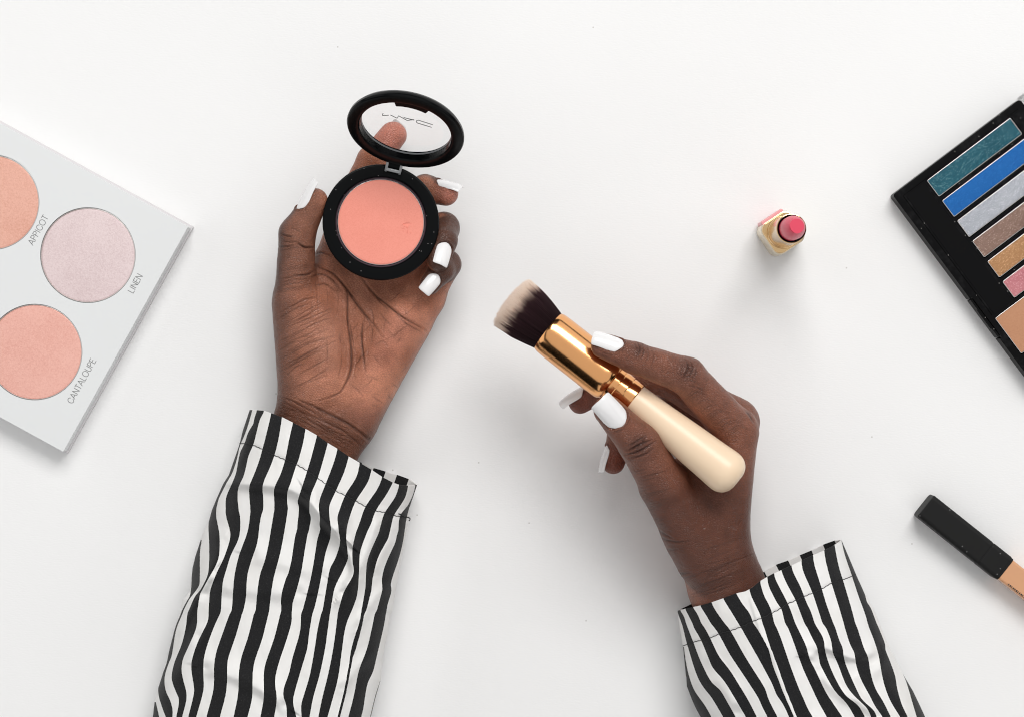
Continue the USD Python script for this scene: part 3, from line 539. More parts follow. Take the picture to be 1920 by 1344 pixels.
def sleeve(rows, Ledge, Redge, cuff, back, stitch, profile, folds, seam, backphase, seed, label):
    rows = np.array(rows)
    # stripe phase over the picture plane, from the traced edges row by row
    ygrid = np.arange(760, 1500); xgrid = np.arange(240, 1780, 1.0); ks = np.unique(rows[:, 2]); lines = []
    for k in ks:
        q = rows[rows[:, 2] == k]; q = q[np.argsort(q[:, 1])]
        yy = np.arange(np.floor(q[0, 1]), np.ceil(q[-1, 1]) + 1); xx = np.interp(yy, q[:, 1], q[:, 0])
        xx = np.convolve(np.pad(xx, 4, mode='edge'), np.ones(9) / 9, 'valid')
        full = np.interp(ygrid, yy, xx)
        low = ygrid > yy[-1]; sl = (xx[-1] - xx[max(-25, -len(xx))]) / min(24, len(xx) - 1)
        if yy[-1] > 1335: full = np.where(low, xx[-1] + sl * (ygrid - yy[-1]), full); low = np.zeros(len(ygrid), bool)
        full[(ygrid < yy[0] - (60 if .9 < k < 10.2 else 0)) | low] = np.nan; lines.append(full)
    lines = np.array(lines); phi = np.zeros((len(ygrid), len(xgrid)))
    last = None
    for r in range(len(ygrid)):
        ok = ~np.isnan(lines[:, r])
        if ok.sum() < 2: phi[r] = np.nan; continue
        x = np.maximum.accumulate(lines[ok, r] + np.arange(ok.sum()) * 1e-3); kk = ks[ok]
        row = np.interp(xgrid, x, kk)
        row = np.where(xgrid < x[0], kk[0] - (x[0] - xgrid) / 46, row); row = np.where(xgrid > x[-1], kk[-1] + (xgrid - x[-1]) / 46, row)
        phi[r] = row
    good = np.where(~np.isnan(phi[:, 0]))[0]; phi[:good[0]] = phi[good[0]]
    from scipy.ndimage import map_coordinates
    def rbf(p): return map_coordinates(phi, [p[:, 1] - ygrid[0], (p[:, 0] - xgrid[0])], order=1, mode='nearest')
    nu, nv = 220, 330
    YL0, YR0, Y1 = Ledge[0][1], Redge[0][1], 1480.0
    tt = np.linspace(0, 1, nv) ** 1.05
    th = np.linspace(0, np.pi, nu)
    s = (1 - np.cos(th)) / 2; s = .6 * s + .4 * np.linspace(0, 1, nu)
    def grid(cuffline):
        yl, yr = YL0 + (Y1 - YL0) * tt, YR0 + (Y1 - YR0) * tt
        Lx, Rx = along_y(Ledge, yl), along_y(Redge, yr)
        X = Lx[:, None] * (1 - s) + Rx[:, None] * s; Y = yl[:, None] * (1 - s) + yr[:, None] * s
        c = np.array(cuffline, float); ts = np.r_[0, np.cumsum(np.hypot(*np.diff(c, axis=0).T))]; ts /= ts[-1]
        cx_, cy_ = np.interp(s, ts, c[:, 0]), np.interp(s, ts, c[:, 1])
        dec = np.exp(-(tt / .16) ** 2)[:, None]
        return X + (cx_ - X[0]) * dec, Y + (cy_ - Y[0]) * dec
    XT, YT = grid(cuff); XB, YB = grid(back)
    zmid, htop = profile(tt)
    shape = np.sqrt(np.clip(1 - (2 * s - 1) ** 2, 0, 1)) ** .9
    ZT_ = zmid[:, None] + htop[:, None] * shape
    f = 0
    for line, nn, ss, amp in folds: f = f + ridge(XT, YT, line, nn, ss, amp * 1.3)
    q = np.stack([XT / 75, YT / 120, 0 * XT + seed], -1)
    f = f + 2.4 * (meshkit.fbm(q, 3, seed) - .5) + 1.1 * (meshkit.fbm(q * 2.6, 3, seed + 5) - .5) + .5 * (meshkit.fbm(q * 6.0, 2, seed + 8) - .5)
    # a turned and stitched hem: thicker up to the stitching, a small groove along it
    sd = np.full(XT.shape, 1e9)
    for a, b in zip(np.array(stitch[:-1], float), np.array(stitch[1:], float)):
        d = b - a; t_ = np.clip(((XT - a[0]) * d[0] + (YT - a[1]) * d[1]) / (d @ d), 0, 1)
        sd = np.minimum(sd, np.hypot(XT - a[0] - t_ * d[0], YT - a[1] - t_ * d[1]))
    f = f - .45 * np.exp(-(sd / 3.0) ** 2)
    if seam is not None:
        f = f + ridge(XT, YT, seam, 6, 2.2, .7)
    ZT_ = ZT_ + f * np.minimum(shape * 1.6, 1) * (1 - .75 * np.exp(-(tt / .02) ** 2))[:, None]
    ZB_ = zmid[:, None] - (zmid[:, None] - 1.2) * np.minimum(shape * 1.25, 1)
    top = W(XT, YT, ZT_); bot = W(XB, YB, ZB_)
    ph_t = rbf(np.stack([XT.ravel(), YT.ravel()], 1)).reshape(XT.shape)
    # keep the stripe count running on round the far edge and underneath
    ph_b = backphase + np.abs(XB - XB[:, -1:]) / 44.5
    n_ring = 2 * nu - 2
    ring = np.concatenate([top, bot[:, -2:0:-1]], 1); ph = np.concatenate([ph_t, ph_b[:, -2:0:-1]], 1)
    v = ring.reshape(-1, 3); i = np.arange(nv - 1)[:, None] * n_ring; k = np.arange(n_ring)[None]; kn = (k + 1) % n_ring
    a, b, c, d = (i + k).ravel(), (i + kn).ravel(), (i + n_ring + kn).ravel(), (i + n_ring + k).ravel()
    fo = np.vstack([np.stack([a, d, c], 1), np.stack([a, c, b], 1)])
    m = trimesh.Trimesh(v, fo, process=False)
    if m.face_normals[:nu].mean(0)[2] < 0 and False: pass
    vn = np.array(m.vertex_normals)
    if vn[: nu // 1].mean(0)[2] < 0: fo = fo[:, ::-1]; vn = -vn
    th_ = .42 + .25 * (np.arange(nv) < 40)
    inner = v - vn * np.repeat(th_, n_ring)[:, None]
    fi = fo[:, ::-1] + len(v)
    k = np.arange(n_ring); kn = (k + 1) % n_ring
    rim = np.vstack([np.stack([k, kn, kn + len(v)], 1), np.stack([k, kn + len(v), k + len(v)], 1)])
    m = trimesh.Trimesh(np.vstack([v, inner]), np.vstack([fo, fi, rim]), process=False)
    ph2 = np.concatenate([ph.ravel(), ph.ravel()])
    path = obj('sleeve', m, M['cloth'], person, smooth=True, label=label, attr={'stripe': ph2})
    surf = LinearNDInterpolator(np.stack([XT[:90].ravel(), YT[:90].ravel()], 1), ZT_[:90].ravel())
    surf2 = LinearNDInterpolator(np.stack([XT[::2].ravel(), YT[::2].ravel()], 1), ZT_[::2].ravel())
    def lay(line, r, up, zig=0.0, nm='hem_stitching'):
        p = smooth_line(line, 14); z = surf2(p[:, 0], p[:, 1]); good = ~np.isnan(z); p, z = p[good], z[good]
        w = W(p[:, 0], p[:, 1], z + up)
        cum = np.r_[0, np.cumsum(np.linalg.norm(np.diff(w, axis=0), axis=1))]
        n = int(cum[-1] / .55); cs = np.linspace(0, cum[-1], n)
        w = np.stack([np.interp(cs, cum, w[:, q_]) for q_ in range(3)], 1)
        t = np.gradient(w, axis=0); t /= np.linalg.norm(t, axis=1, keepdims=True); sd_ = np.cross(t, [0, 0, 1])
        w = w + sd_ * (zig * np.sin(cs * 2 * np.pi / 2.9))[:, None] + [0, 0, 1] * (.10 * np.cos(cs * 2 * np.pi / 2.9))[:, None]
        obj(nm, tube(w, r, 5), M['thread'], path)
    lay(stitch, .20, .12, .17)
    return path, lay

leftY = [(468, 769), (455, 808), (449, 833), (442, 853), (429, 890), (418.5, 906), (407, 932), (397, 956), (391, 979), (380.6, 998), (366, 1043), (361, 1064), (357, 1107), (344, 1122), (338, 1146), (326.7, 1181.5), (315.7, 1225), (304, 1266), (296, 1291), (290, 1313), (286.5, 1344)]
rightY = [(783, 908), (767.5, 953), (766, 979), (757, 1023), (751.5, 1052), (744, 1096), (735, 1146), (732, 1152), (723, 1206), (717, 1241), (714, 1273), (704, 1307), (695, 1344)]
def prof_left(t): return 15 + 4 * t, 42 + 5 * t - 1.2 * np.exp(-(t / .05) ** 2)
stl = [(449, 831), (461, 831), (475, 834), (493, 842), (513, 852), (534, 861), (557, 871), (576, 882), (595, 895), (610, 906), (630, 920), (648, 928), (668, 939), (686, 949), (705, 957), (722, 960), (740, 966), (763, 968.5)]
_, lay_l = sleeve(left_rows, leftY, rightY,
    [(468, 768), (480, 768), (496, 769.5), (509, 774), (530, 782), (552, 793), (574, 804), (595, 816), (615, 830), (635, 842), (654, 855), (675, 867), (697, 880), (718, 894), (737, 904), (750, 908.5), (765, 910), (782, 909)],
    [(468, 768), (500, 790), (560, 815), (640, 850), (699, 876), (723, 883), (747, 890), (769, 898), (783, 908)],
    stl, prof_left,
    [([(395, 900), (450, 905), (500, 909), (545, 917), (575, 935), (600, 962), (622, 985), (642, 1005)], 30, 9, 5.5),
     ([(575, 925), (600, 965), (630, 1000), (655, 1035), (664, 1075), (640, 1110)], 22, 9, 4.5),
     ([(470, 1040), (540, 1058), (600, 1078)], 26, 14, 1.8), ([(390, 1092), (470, 1106), (560, 1112)], 30, 14, 2.0),
     ([(470, 800), (452, 850), (420, 912), (402, 965)], 10, 14, 2.0),
     ([(402, 1070), (375, 1110), (352, 1150), (330, 1195)], 9, 16, 3.2), ([(420, 1010), (395, 1070), (372, 1110)], 10, 18, 2.2),
     ([(385, 1252), (440, 1268), (490, 1292), (535, 1322)], 24, 11, 3.0), ([(300, 1290), (330, 1262), (352, 1230), (372, 1190)], 14, 18, 2.5),
     ([(712, 965), (696, 1010), (682, 1048), (672, 1080)], 9, 9, 2.2), ([(740, 1000), (715, 1040), (700, 1080)], 9, 10, 1.5),
     ([(655, 955), (645, 985), (640, 1020)], 8, 10, 1.6), ([(735, 1095), (700, 1125), (670, 1175)], 10, 12, 1.8),
     ([(720, 1215), (680, 1240), (640, 1290)], 10, 12, 1.6)],
    [(676, 1150), (671, 1190), (660, 1230), (655, 1260), (646, 1300), (634, 1344), (622, 1390)], 9.65, 3, 'black and white striped shirt sleeve on the left forearm')
lay_l([(748, 962), (760, 968), (768, 970), (767, 976)], .3, .5, .25, 'loose_thread')

leftR = [(1270, 1145), (1275, 1180), (1280.6, 1211), (1284, 1245), (1288, 1286), (1297.5, 1311), (1305, 1328), (1314, 1344)]
rightR = [(1578.7, 1011), (1591, 1040), (1605, 1074), (1622, 1112), (1642, 1150), (1652, 1175), (1662, 1201), (1680, 1236), (1692, 1261), (1712, 1295), (1725, 1322), (1735, 1344)]
def prof_right(t): return 16 + 4 * t, 47 + 3 * t - 1.2 * np.exp(-(t / .05) ** 2)
str_ = [(1280.6, 1210), (1300, 1203), (1331, 1195), (1350, 1187), (1370, 1181.5), (1390, 1174), (1412, 1164), (1430, 1157), (1449, 1147.5), (1465, 1139), (1477, 1131), (1494, 1124), (1509, 1117), (1525, 1110), (1542, 1102.5), (1559, 1092.5), (1580, 1086), (1596, 1080), (1604, 1076)]
_, lay_r = sleeve(right_rows, leftR, rightR,
    [(1270, 1144), (1290, 1139), (1314, 1134), (1335, 1128), (1355, 1121), (1378, 1112), (1397, 1108), (1410, 1101), (1426, 1088), (1438, 1081), (1451, 1074), (1465, 1068), (1484, 1059), (1503, 1050), (1524, 1040), (1545, 1031), (1563, 1022), (1578, 1012)],
    [(1270, 1144), (1320, 1120), (1380, 1092), (1425, 1075), (1436, 1069), (1457, 1057), (1480, 1049), (1502, 1039), (1526, 1029), (1546, 1019), (1566, 1012), (1578, 1010.5)],
    str_, prof_right,
    [([(1516, 1222), (1545, 1212), (1580, 1226), (1612, 1232), (1650, 1212)], 16, 8, 3.2), ([(1500, 1200), (1512, 1226), (1540, 1230)], 12, 8, 1.6),
     ([(1560, 1180), (1585, 1225), (1600, 1240)], 10, 10, 1.6), ([(1655, 1200), (1664, 1222), (1650, 1250), (1620, 1262)], 14, 9, 2.6),
     ([(1560, 1270), (1592, 1300), (1618, 1318), (1650, 1340)], 12, 12, 3.4), ([(1535, 1255), (1565, 1295), (1610, 1320)], 10, 12, 1.8),
     ([(1290, 1270), (1330, 1276), (1360, 1300), (1385, 1335)], 16, 16, 2.2), ([(1500, 1130), (1535, 1170), (1562, 1208)], 12, 14, 1.6),
     ([(1320, 1215), (1350, 1262), (1385, 1300)], 14, 16, 1.6), ([(1675, 1280), (1690, 1312), (1712, 1344)], 12, 14, 1.6)],
    [(1404, 1112), (1415, 1150), (1430, 1196), (1446, 1225), (1462, 1272), (1478, 1318), (1498, 1360)], 9.73, 11, 'black and white striped shirt sleeve on the right forearm')
# ---------------------------------------------------------------- hands: smooth implicit surfaces over posed bones
class Bone:
    def __init__(s, a, b, ra, rb, palm=(0, 0, 1), flat=None, tone=0):
        s.a, s.b, s.ra, s.rb, s.palm, s.flat, s.tone = np.array(a, float), np.array(b, float), ra, rb, unit(palm), flat, tone
    def d(s, p):
        ba = s.b - s.a; q = p - s.a; t = np.clip(q @ ba / (ba @ ba), 0, 1)
        e = q - t[:, None] * ba
        l2 = np.einsum('ij,ij->i', e, e)
        if s.flat is not None:
            n, f = s.flat; h = e @ unit(n); l2 = l2 + (f * f - 1) * h * h
        return np.sqrt(l2 + 1e-9) - (s.ra + (s.rb - s.ra) * t)
def smin(a, b, k):
    h = np.clip(k - np.abs(a - b), 0, None) / k
    return np.minimum(a, b) - h * h * h * k / 6
def B(pa, pb, ra, rb, **kw): return Bone(W(*pa), W(*pb), ra, rb, **kw)

class Hand:
    """palm: bones blended softly; fingers: list of bone chains that join the palm but stay apart from one another."""
    def __init__(s, palm, fingers, kp=9.0, kf=3.5, kj=6.0, carve=()):
        s.palm, s.fingers, s.kp, s.kf, s.kj, s.carve = palm, fingers, kp, kf, kj, carve
        s.bones = palm + [b for f in fingers for b in f]
    def f(s, p):
        d = None
        for b in s.palm: d = b.d(p) if d is None else smin(d, b.d(p), s.kp)
        out = d
        for ch in s.fingers:
            g = None
            for b in ch: g = b.d(p) if g is None else smin(g, b.d(p), s.kf)
            out = smin(out, smin(d, g, s.kj), .9)
        return out
    def grad(s, p, h=.25):
        e = np.array([[1, 1, 1], [1, -1, -1], [-1, 1, -1], [-1, -1, 1]], float)
        return sum(k * s.f(p + k * h)[:, None] for k in e) / (4 * h)
    def mesh(s, step=1.0):
        lo = np.min([np.minimum(b.a, b.b) - max(b.ra, b.rb) for b in s.bones], 0) - 4
        hi = np.max([np.maximum(b.a, b.b) + max(b.ra, b.rb) for b in s.bones], 0) + 4
        # coarse pass picks the cells near the skin
        c = 4.0; n = np.ceil((hi - lo) / c).astype(int) + 1
        g = np.stack(np.meshgrid(*[np.arange(k) for k in n], indexing='ij'), -1)
        dc = np.concatenate([s.f(q) for q in np.array_split((lo + g.reshape(-1, 3) * c), 8)]).reshape(n)
        m = int(round(c / step)); N = (n - 1) * m + 1
        D = np.repeat(np.repeat(np.repeat(dc, m, 0), m, 1), m, 2)[:N[0], :N[1], :N[2]].astype(np.float32)
        near = np.abs(D) < c * 2.2
        ijk = np.argwhere(near)
        vals = np.concatenate([s.f(lo + q * step) for q in np.array_split(ijk, 16)])
        D[near] = vals
        return surface_nets(D, lo, step)

def surface_nets(D, lo, h):
    S = D < 0; n = np.array(D.shape)
    acc = np.zeros(tuple(n - 1) + (3,), np.float32); cnt = np.zeros(tuple(n - 1), np.float32)
    corners = [(i, j, k) for i in (0, 1) for j in (0, 1) for k in (0, 1)]
    sl = lambda o: tuple(slice(o[q], n[q] - 1 + o[q]) for q in range(3))
    for a in corners:
        for ax in range(3):
            if a[ax]: continue
            b = list(a); b[ax] = 1
            da, db = D[sl(a)], D[sl(b)]; x = S[sl(a)] != S[sl(b)]
            if not x.any(): continue
            t = da[x] / (da[x] - db[x]); p = np.tile(np.array(a, np.float32), (len(t), 1)); p[:, ax] += t
            acc[x] += p; cnt[x] += 1
    cell = cnt > 0; ids = np.full(cell.shape, -1, np.int64); ids[cell] = np.arange(cell.sum())
    v = (np.argwhere(cell) + acc[cell] / cnt[cell][:, None]) * h + lo
    quads = []
    for ax in range(3):
        u, w = (ax + 1) % 3, (ax + 2) % 3
        a = [slice(1, n[q] - 1) for q in range(3)]; b = list(a); a[ax] = slice(0, n[ax] - 1); b[ax] = slice(1, n[ax])
        sa, sb = S[tuple(a)], S[tuple(b)]; x = np.argwhere(sa != sb)
        if not len(x): continue
        flip = sa[tuple(x.T)]
        base = x.copy(); off = [1, 1, 1]; off[ax] = 0; base = base + off
        def cid(du, dw):
            q = base.copy(); q[:, u] -= du; q[:, w] -= dw; return ids[tuple(q.T)]
        q = np.stack([cid(1, 1), cid(0, 1), cid(0, 0), cid(1, 0)], 1)
        q[~flip] = q[~flip][:, ::-1]; quads.append(q)
    q = np.vstack(quads)
    return trimesh.Trimesh(v, np.vstack([q[:, [0, 1, 2]], q[:, [0, 2, 3]]]), process=False)

def crease_field(v, n, lines):
    """Depth (mm) and pigment of the creases at each vertex. A line: (pixel points, depth, half width mm, z range)."""
    X, Y = PX(v); dep, pig = np.zeros(len(v)), np.zeros(len(v))
    for pts, depth, wid, zr in lines:
        p = smooth_line(pts, 6); lo, hi = p.min(0) - 14, p.max(0) + 14
        m = np.where((X > lo[0]) & (X < hi[0]) & (Y > lo[1]) & (Y < hi[1]) & (v[:, 2] > zr[0]) & (v[:, 2] < zr[1]) & (n[:, 2] > .05))[0]
        if not len(m): continue
        best = np.full(len(m), 1e9); par = np.zeros(len(m)); tot = len(p) - 1
        for i, (a, b) in enumerate(zip(p[:-1], p[1:])):
            d = b - a; t = np.clip(((X[m] - a[0]) * d[0] + (Y[m] - a[1]) * d[1]) / (d @ d), 0, 1)
            q = np.hypot(X[m] - a[0] - t * d[0], Y[m] - a[1] - t * d[1]); near = q < best
            best = np.where(near, q, best); par = np.where(near, (i + t) / tot, par)
        best = best * .265; taper = np.sin(np.pi * np.clip(par, .03, .97)) ** .5
        g = depth * taper * (np.exp(-(best / wid) ** 2) - .35 * np.exp(-((best - 2.0 * wid) / (1.1 * wid)) ** 2))
        dep[m] += g; pig[m] = np.maximum(pig[m], taper * min(1, .35 + depth) * np.exp(-(best / (wid * .8)) ** 2))
    return dep, pig

def build_hand(hand, name_label, lines, nails, tone_fn, step=1.0):
    m = hand.mesh(step)
    m = trimesh.Trimesh(*trimesh.remesh.subdivide(m.vertices, m.faces), process=False)
    v = np.array(m.vertices)
    for _ in range(3):
        for idx in np.array_split(np.arange(len(v)), 4):
            d = hand.f(v[idx]); g = hand.grad(v[idx]); v[idx] -= np.clip(d / np.maximum((g * g).sum(1), .2), -.8, .8)[:, None] * g
    g = np.concatenate([hand.grad(q) for q in np.array_split(v, 4)]); n = g / np.linalg.norm(g, axis=1, keepdims=True)
    ds = np.stack([np.concatenate([b.d(q) for q in np.array_split(v, 4)]) for b in hand.bones], 1)
    wts = np.exp(-np.clip(ds - ds.min(1, keepdims=True), 0, 20) / 2.2); wts /= wts.sum(1, keepdims=True)
    pd = wts @ np.stack([b.palm for b in hand.bones]); pd /= np.linalg.norm(pd, axis=1, keepdims=True) + 1e-6
    side = (n * pd).sum(1)                        # +1 palm side, -1 back of the hand
    warm = wts @ np.array([b.tone for b in hand.bones])
    dep, pig = crease_field(v, n, lines)
    q = v / 6.0
    bumpy = .35 * (meshkit.fbm(q, 3, 21) - .5) + .12 * (meshkit.noise(v / 1.6, 4) - .5)
    push = sum(k.fold(v) for k in nails)
    v = v + n * (bumpy - dep + push)[:, None]
    tone = tone_fn(v, n, side, warm, pig)
    path = obj('hand', trimesh.Trimesh(v, m.faces, process=False), M['skin'], person, smooth=True, label=name_label, attr={'tone': np.clip(tone, .004, .95)})
    for k in nails: k.build(path)
    return path

class Nail:
    """Long squared gel nail on an end bone: starts 'start' mm before the bone's end, lies along it on the side ndir."""
    def __init__(s, bone, r, ndir, start, length, width, tilt=0.0, lift=0.0, label=None, shift=0.0, taper=.07, yaw=0.0):
        a, b = bone.a, bone.b; ax = unit(b - a); nd = unit(np.array(ndir) - np.dot(ndir, ax) * ax); sd = np.cross(ax, nd)
        ax = unit(ax * math.cos(yaw) + sd * math.sin(yaw)); sd = np.cross(ax, nd)
        s.ax, s.nd, s.sd, s.L, s.w, s.R = ax, nd, sd, length, width, max(width * .56, r * .9)
        s.tilt, s.label, s.taper = tilt, label, taper
        s.base = b - unit(b - a) * start + sd * shift + nd * (r + lift - .2)
    def half(s, u):
        u = np.clip(u, 0, 1)
        h = s.w / 2 * np.sqrt(np.clip(1 - .62 * (1 - np.clip(u / .26, 0, 1)) ** 2, 0, 1)) * (1 - s.taper * np.clip((u - .3) / .7, 0, 1) ** 1.4)
        return h * np.where(u > .94, 1 - .10 * ((u - .94) / .06) ** 2, 1)
    def height(s, u, lat):
        return -(s.R - np.sqrt(np.clip(s.R ** 2 - lat ** 2, .01, None))) + .42 * np.sin(np.pi * np.clip(u * .9 + .05, 0, 1)) - .5 * np.clip((u - .6) / .4, 0, 1) ** 2 + s.tilt * u * s.L
    def fold(s, v):
        """How far the skin is moved outwards at the points v: sunk under the nail, a small roll of skin along its sides and base."""
        q = v - s.base; x, y, z = q @ s.ax, q @ s.sd, q @ s.nd; u = x / s.L
        h = s.half(np.clip(u, .02, 1)); under = (z > -3.2) & (z < 2.5) & (x > -3) & (x < s.L)
        cut = .10 * s.L * (y / h) ** 2 * np.clip(1 - u, 0, 1) ** 3
        d = np.maximum(np.abs(y) - h, -(x - cut))                 # < 0 inside the outline
        flesh = sm(.85, .6, u)
        roll = .34 * np.exp(-((d - .55) / .55) ** 2) * flesh * sm(-.35, .0, d)
        gap = np.clip(z - (s.height(u, np.clip(y, -s.R * .95, s.R * .95)) - .55), 0, 1.6)
        return np.where(under, np.where(d < 0, -gap * sm(.0, -.35, d), roll), 0)
    def rim(s, v):
        q = v - s.base; x, y, z = q @ s.ax, q @ s.sd, q @ s.nd; h = s.half(np.clip(x / s.L, .02, 1))
        d = np.maximum(np.abs(y) - h, -x); return np.where((z > -4) & (z < 3) & (x > -3) & (x < s.L * .8), np.exp(-((d - .15) / .45) ** 2), 0)
    def build(s, parent):
        nu, nv = 25, 33
        uu = np.r_[np.linspace(0, .3, 13)[:-1], np.linspace(.3, 1, nv - 12)]; t = np.sin(np.linspace(-1, 1, nu) * np.pi / 2)
        Sg, Tg = np.meshgrid(uu, t, indexing='ij'); h = s.half(uu); lat = h[:, None] * Tg
        x = (Sg + .10 * (1 - Sg) ** 3 * Tg ** 2 - .035 * Sg ** 8 * Tg ** 4) * s.L
        P = s.base + s.ax * x[..., None] + s.sd * lat[..., None] + s.nd * s.height(Sg, lat)[..., None]
        nx = np.cross(np.gradient(P, axis=0), np.gradient(P, axis=1)); nx /= np.linalg.norm(nx, axis=2, keepdims=True)
        if (nx.mean((0, 1)) @ s.nd) < 0: nx = -nx
        edge = np.minimum(1 - np.abs(Tg), np.minimum(Sg * 1.5, (1 - Sg) * 2)); thk = .46 * np.clip(edge * 6, .06, 1) ** .5
        top, bot = P + nx * (thk * .5)[..., None], P - nx * .28; o = nu * nv
        v = np.vstack([top.reshape(-1, 3), bot.reshape(-1, 3)])
        i, j = np.meshgrid(np.arange(nv - 1), np.arange(nu - 1), indexing='ij'); a0 = (i * nu + j).ravel()
        q = np.stack([a0, a0 + 1, a0 + nu + 1, a0 + nu], 1); f = [q[:, [0, 1, 2]], q[:, [0, 2, 3]], q[:, [2, 1, 0]] + o, q[:, [3, 2, 0]] + o]
        loop = np.r_[np.arange(nu), np.arange(2 * nu - 1, nu * nv, nu), np.arange(nu * nv - 2, nu * (nv - 1) - 1, -1), np.arange(nu * (nv - 2), 0, -nu)]
        l2 = np.roll(loop, -1); f += [np.stack([loop, loop + o, l2 + o], 1), np.stack([loop, l2 + o, l2], 1)]
        m = trimesh.Trimesh(v, np.vstack(f), process=False); trimesh.repair.fix_normals(m)
        return obj('fingernail', m, M['polish'], parent, smooth=50, label=s.label)

# ---- left hand, palm up, the compact lying on its fingers
thumbL = (.75, .1, .55)
th1 = B((553, 548, 33.5), (557, 440, 42.5), 10.1, 8.9, palm=thumbL, tone=.25)
th2 = B((557, 440, 42.5), (591, 377, 45.5), 8.7, 6.3, palm=thumbL, tone=.35)
ix = [B((627, 497, 21.5), (655, 395, 23.5), 10.4, 8.8), B((655, 395, 23.5), (699, 302, 23.5), 8.8, 7.9), B((699, 302, 23.5), (737, 254, 21.5), 7.7, 6.9, tone=1.0)]
md = [B((690, 482, 21.5), (742, 388, 22.5), 10.4, 8.6), B((742, 388, 22.5), (797, 355, 25.5), 8.4, 7.2), B((797, 355, 25.5), (836, 363, 28.5), 7.0, 6.3, palm=(0, -.9, .25), tone=.9)]
rg = [B((750, 502, 20.5), (832, 428, 26.5), 10.0, 7.8), B((832, 428, 26.5), (831, 452, 37.5), 7.6, 6.9, palm=(-.3, 0, -.9)), B((831, 452, 37.5), (822, 487, 42.5), 6.7, 6.0, palm=(-.35, 0, -.9))]
pk = [B((797, 553, 18.5), (836, 496, 27.5), 9.6, 7.4), B((836, 496, 27.5), (826, 507, 35.5), 7.2, 6.3, palm=(-.3, 0, -.9)), B((828, 507, 35.5), (806, 533, 37.5), 6.2, 5.4, palm=(-.4, 0, -.9))]
up = ((0, 0, 1), 1.3)
left = Hand(
    [B((505, 1010, 21.5), (603, 800, 22.5), 20.5, 23.2, flat=((0, 0, 1), 1.5)), B((600, 790, 22.5), (612, 745, 21.5), 21.0, 18.0, flat=((0, 0, 1), 1.25)),
     B((612, 770, 20.5), (627, 505, 20.5), 13.0, 11.2), B((625, 770, 19), (688, 495, 19), 12.5, 11.2), B((640, 775, 18.5), (745, 510, 18), 12.5, 10.8), B((655, 775, 20.5), (794, 560, 18.5), 12.0, 10.4),
     B((655, 780, 24.5), (752, 605, 22.5), 14.2, 12.6, tone=.75), B((574, 735, 27.5), (556, 572, 30.5), 13.6, 12.0, tone=.15), B((603, 712, 28.5), (592, 592, 30), 14.0, 10.5, tone=.35), B((570, 560, 28.5), (618, 520, 22.5), 9.0, 8.0)],
    [[th1, th2], ix, md, rg, pk], kp=10, kf=3.2, kj=6.5)
rl = np.random.default_rng(11)
PALM = (26, 62)
linesL = [
    ([(678, 520), (692, 540), (706, 556), (724, 570), (742, 585), (760, 598), (776, 607), (799, 621)], .9, .55, PALM),
    ([(590, 498), (606, 505), (624, 513), (638, 527), (650, 542), (664, 564), (681, 586), (700, 608), (717, 632)], .85, .55, PALM),
    ([(632, 518), (645, 535), (651, 552), (652, 600), (657, 640), (659, 664), (657, 695), (647, 720), (634, 738), (598, 751)], .75, .5, PALM),
    ([(681, 602), (678, 630), (680, 660), (686, 697)], .75, .5, PALM),
    ([(566, 752), (592, 764), (617, 776), (641, 788), (665, 803), (694, 826)], .75, .7, (22, 62)),
    ([(545, 768), (590, 782), (640, 806), (680, 838)], .35, .55, (20, 62)), ([(530, 745), (560, 757), (600, 778)], .3, .5, (20, 62)),
    ([(558, 457), (566, 462), (574, 465), (590, 464)], .9, .5, (32, 68)), ([(521, 463), (535, 463), (548, 462)], .55, .4, (30, 68)), ([(527, 439), (537, 443), (549, 445)], .6, .45, (30, 68)),
    ([(530, 452), (545, 455), (560, 452)], .3, .35, (30, 68)), ([(550, 516), (565, 517), (578, 515), (590, 508)], .55, .5, (32, 68)), ([(546, 428), (556, 431), (563, 437)], .3, .35, (30, 68)),
    ([(588, 478), (602, 474), (622, 480)], .4, .5, (20, 52)), ([(586, 520), (602, 514), (622, 524), (640, 545)], .45, .5, (26, 52)), ([(590, 536), (610, 533), (630, 548)], .35, .5, (26, 52)),
    ([(712, 585), (722, 600), (735, 612)], .3, .4, PALM), ([(695, 575), (700, 600), (696, 640)], .25, .4, PALM), ([(664, 690), (676, 670), (690, 655)], .25, .4, PALM), ([(700, 650), (716, 640), (728, 648)], .2, .4, PALM),
    ([(664, 316), (676, 326), (690, 330), (705, 326)], .5, .5, (20, 42)), ([(668, 326), (682, 337), (700, 340)], .3, .4, (20, 42))]
life = smooth_line([(632, 518), (645, 535), (651, 552), (652, 600), (657, 640), (659, 664), (657, 695), (647, 720), (634, 738), (598, 751)], 5)
for k in range(8):                                # lines that follow the ball of the thumb
    i0 = rl.integers(8, 26); i1 = min(i0 + rl.integers(6, 12), len(life) - 1); off = rl.uniform(5, 60); q = life[i0:i1:3].copy()
    q[:, 0] -= off * (1 + .1 * rl.normal()); q[:, 1] -= off * .25; linesL.append(([tuple(w) for w in q + rl.normal(0, 1.2, q.shape)], rl.uniform(.08, .22), .34, PALM))
for k in range(26):                                # short crossing lines in the hollow of the palm
    x0, y0 = rl.uniform(650, 770), rl.uniform(550, 760); an = rl.choice([-.9, -.7, .6, .8, 1.4, 1.7]) + rl.normal(0, .15); ln = rl.uniform(12, 38)
    d_ = np.array([math.cos(an), math.sin(an)]) * ln; linesL.append(([(x0, y0), (x0 + d_[0] * .5 + rl.normal(0, 1.5), y0 + d_[1] * .5), (x0 + d_[0], y0 + d_[1])], rl.uniform(.08, .24), .32, PALM))
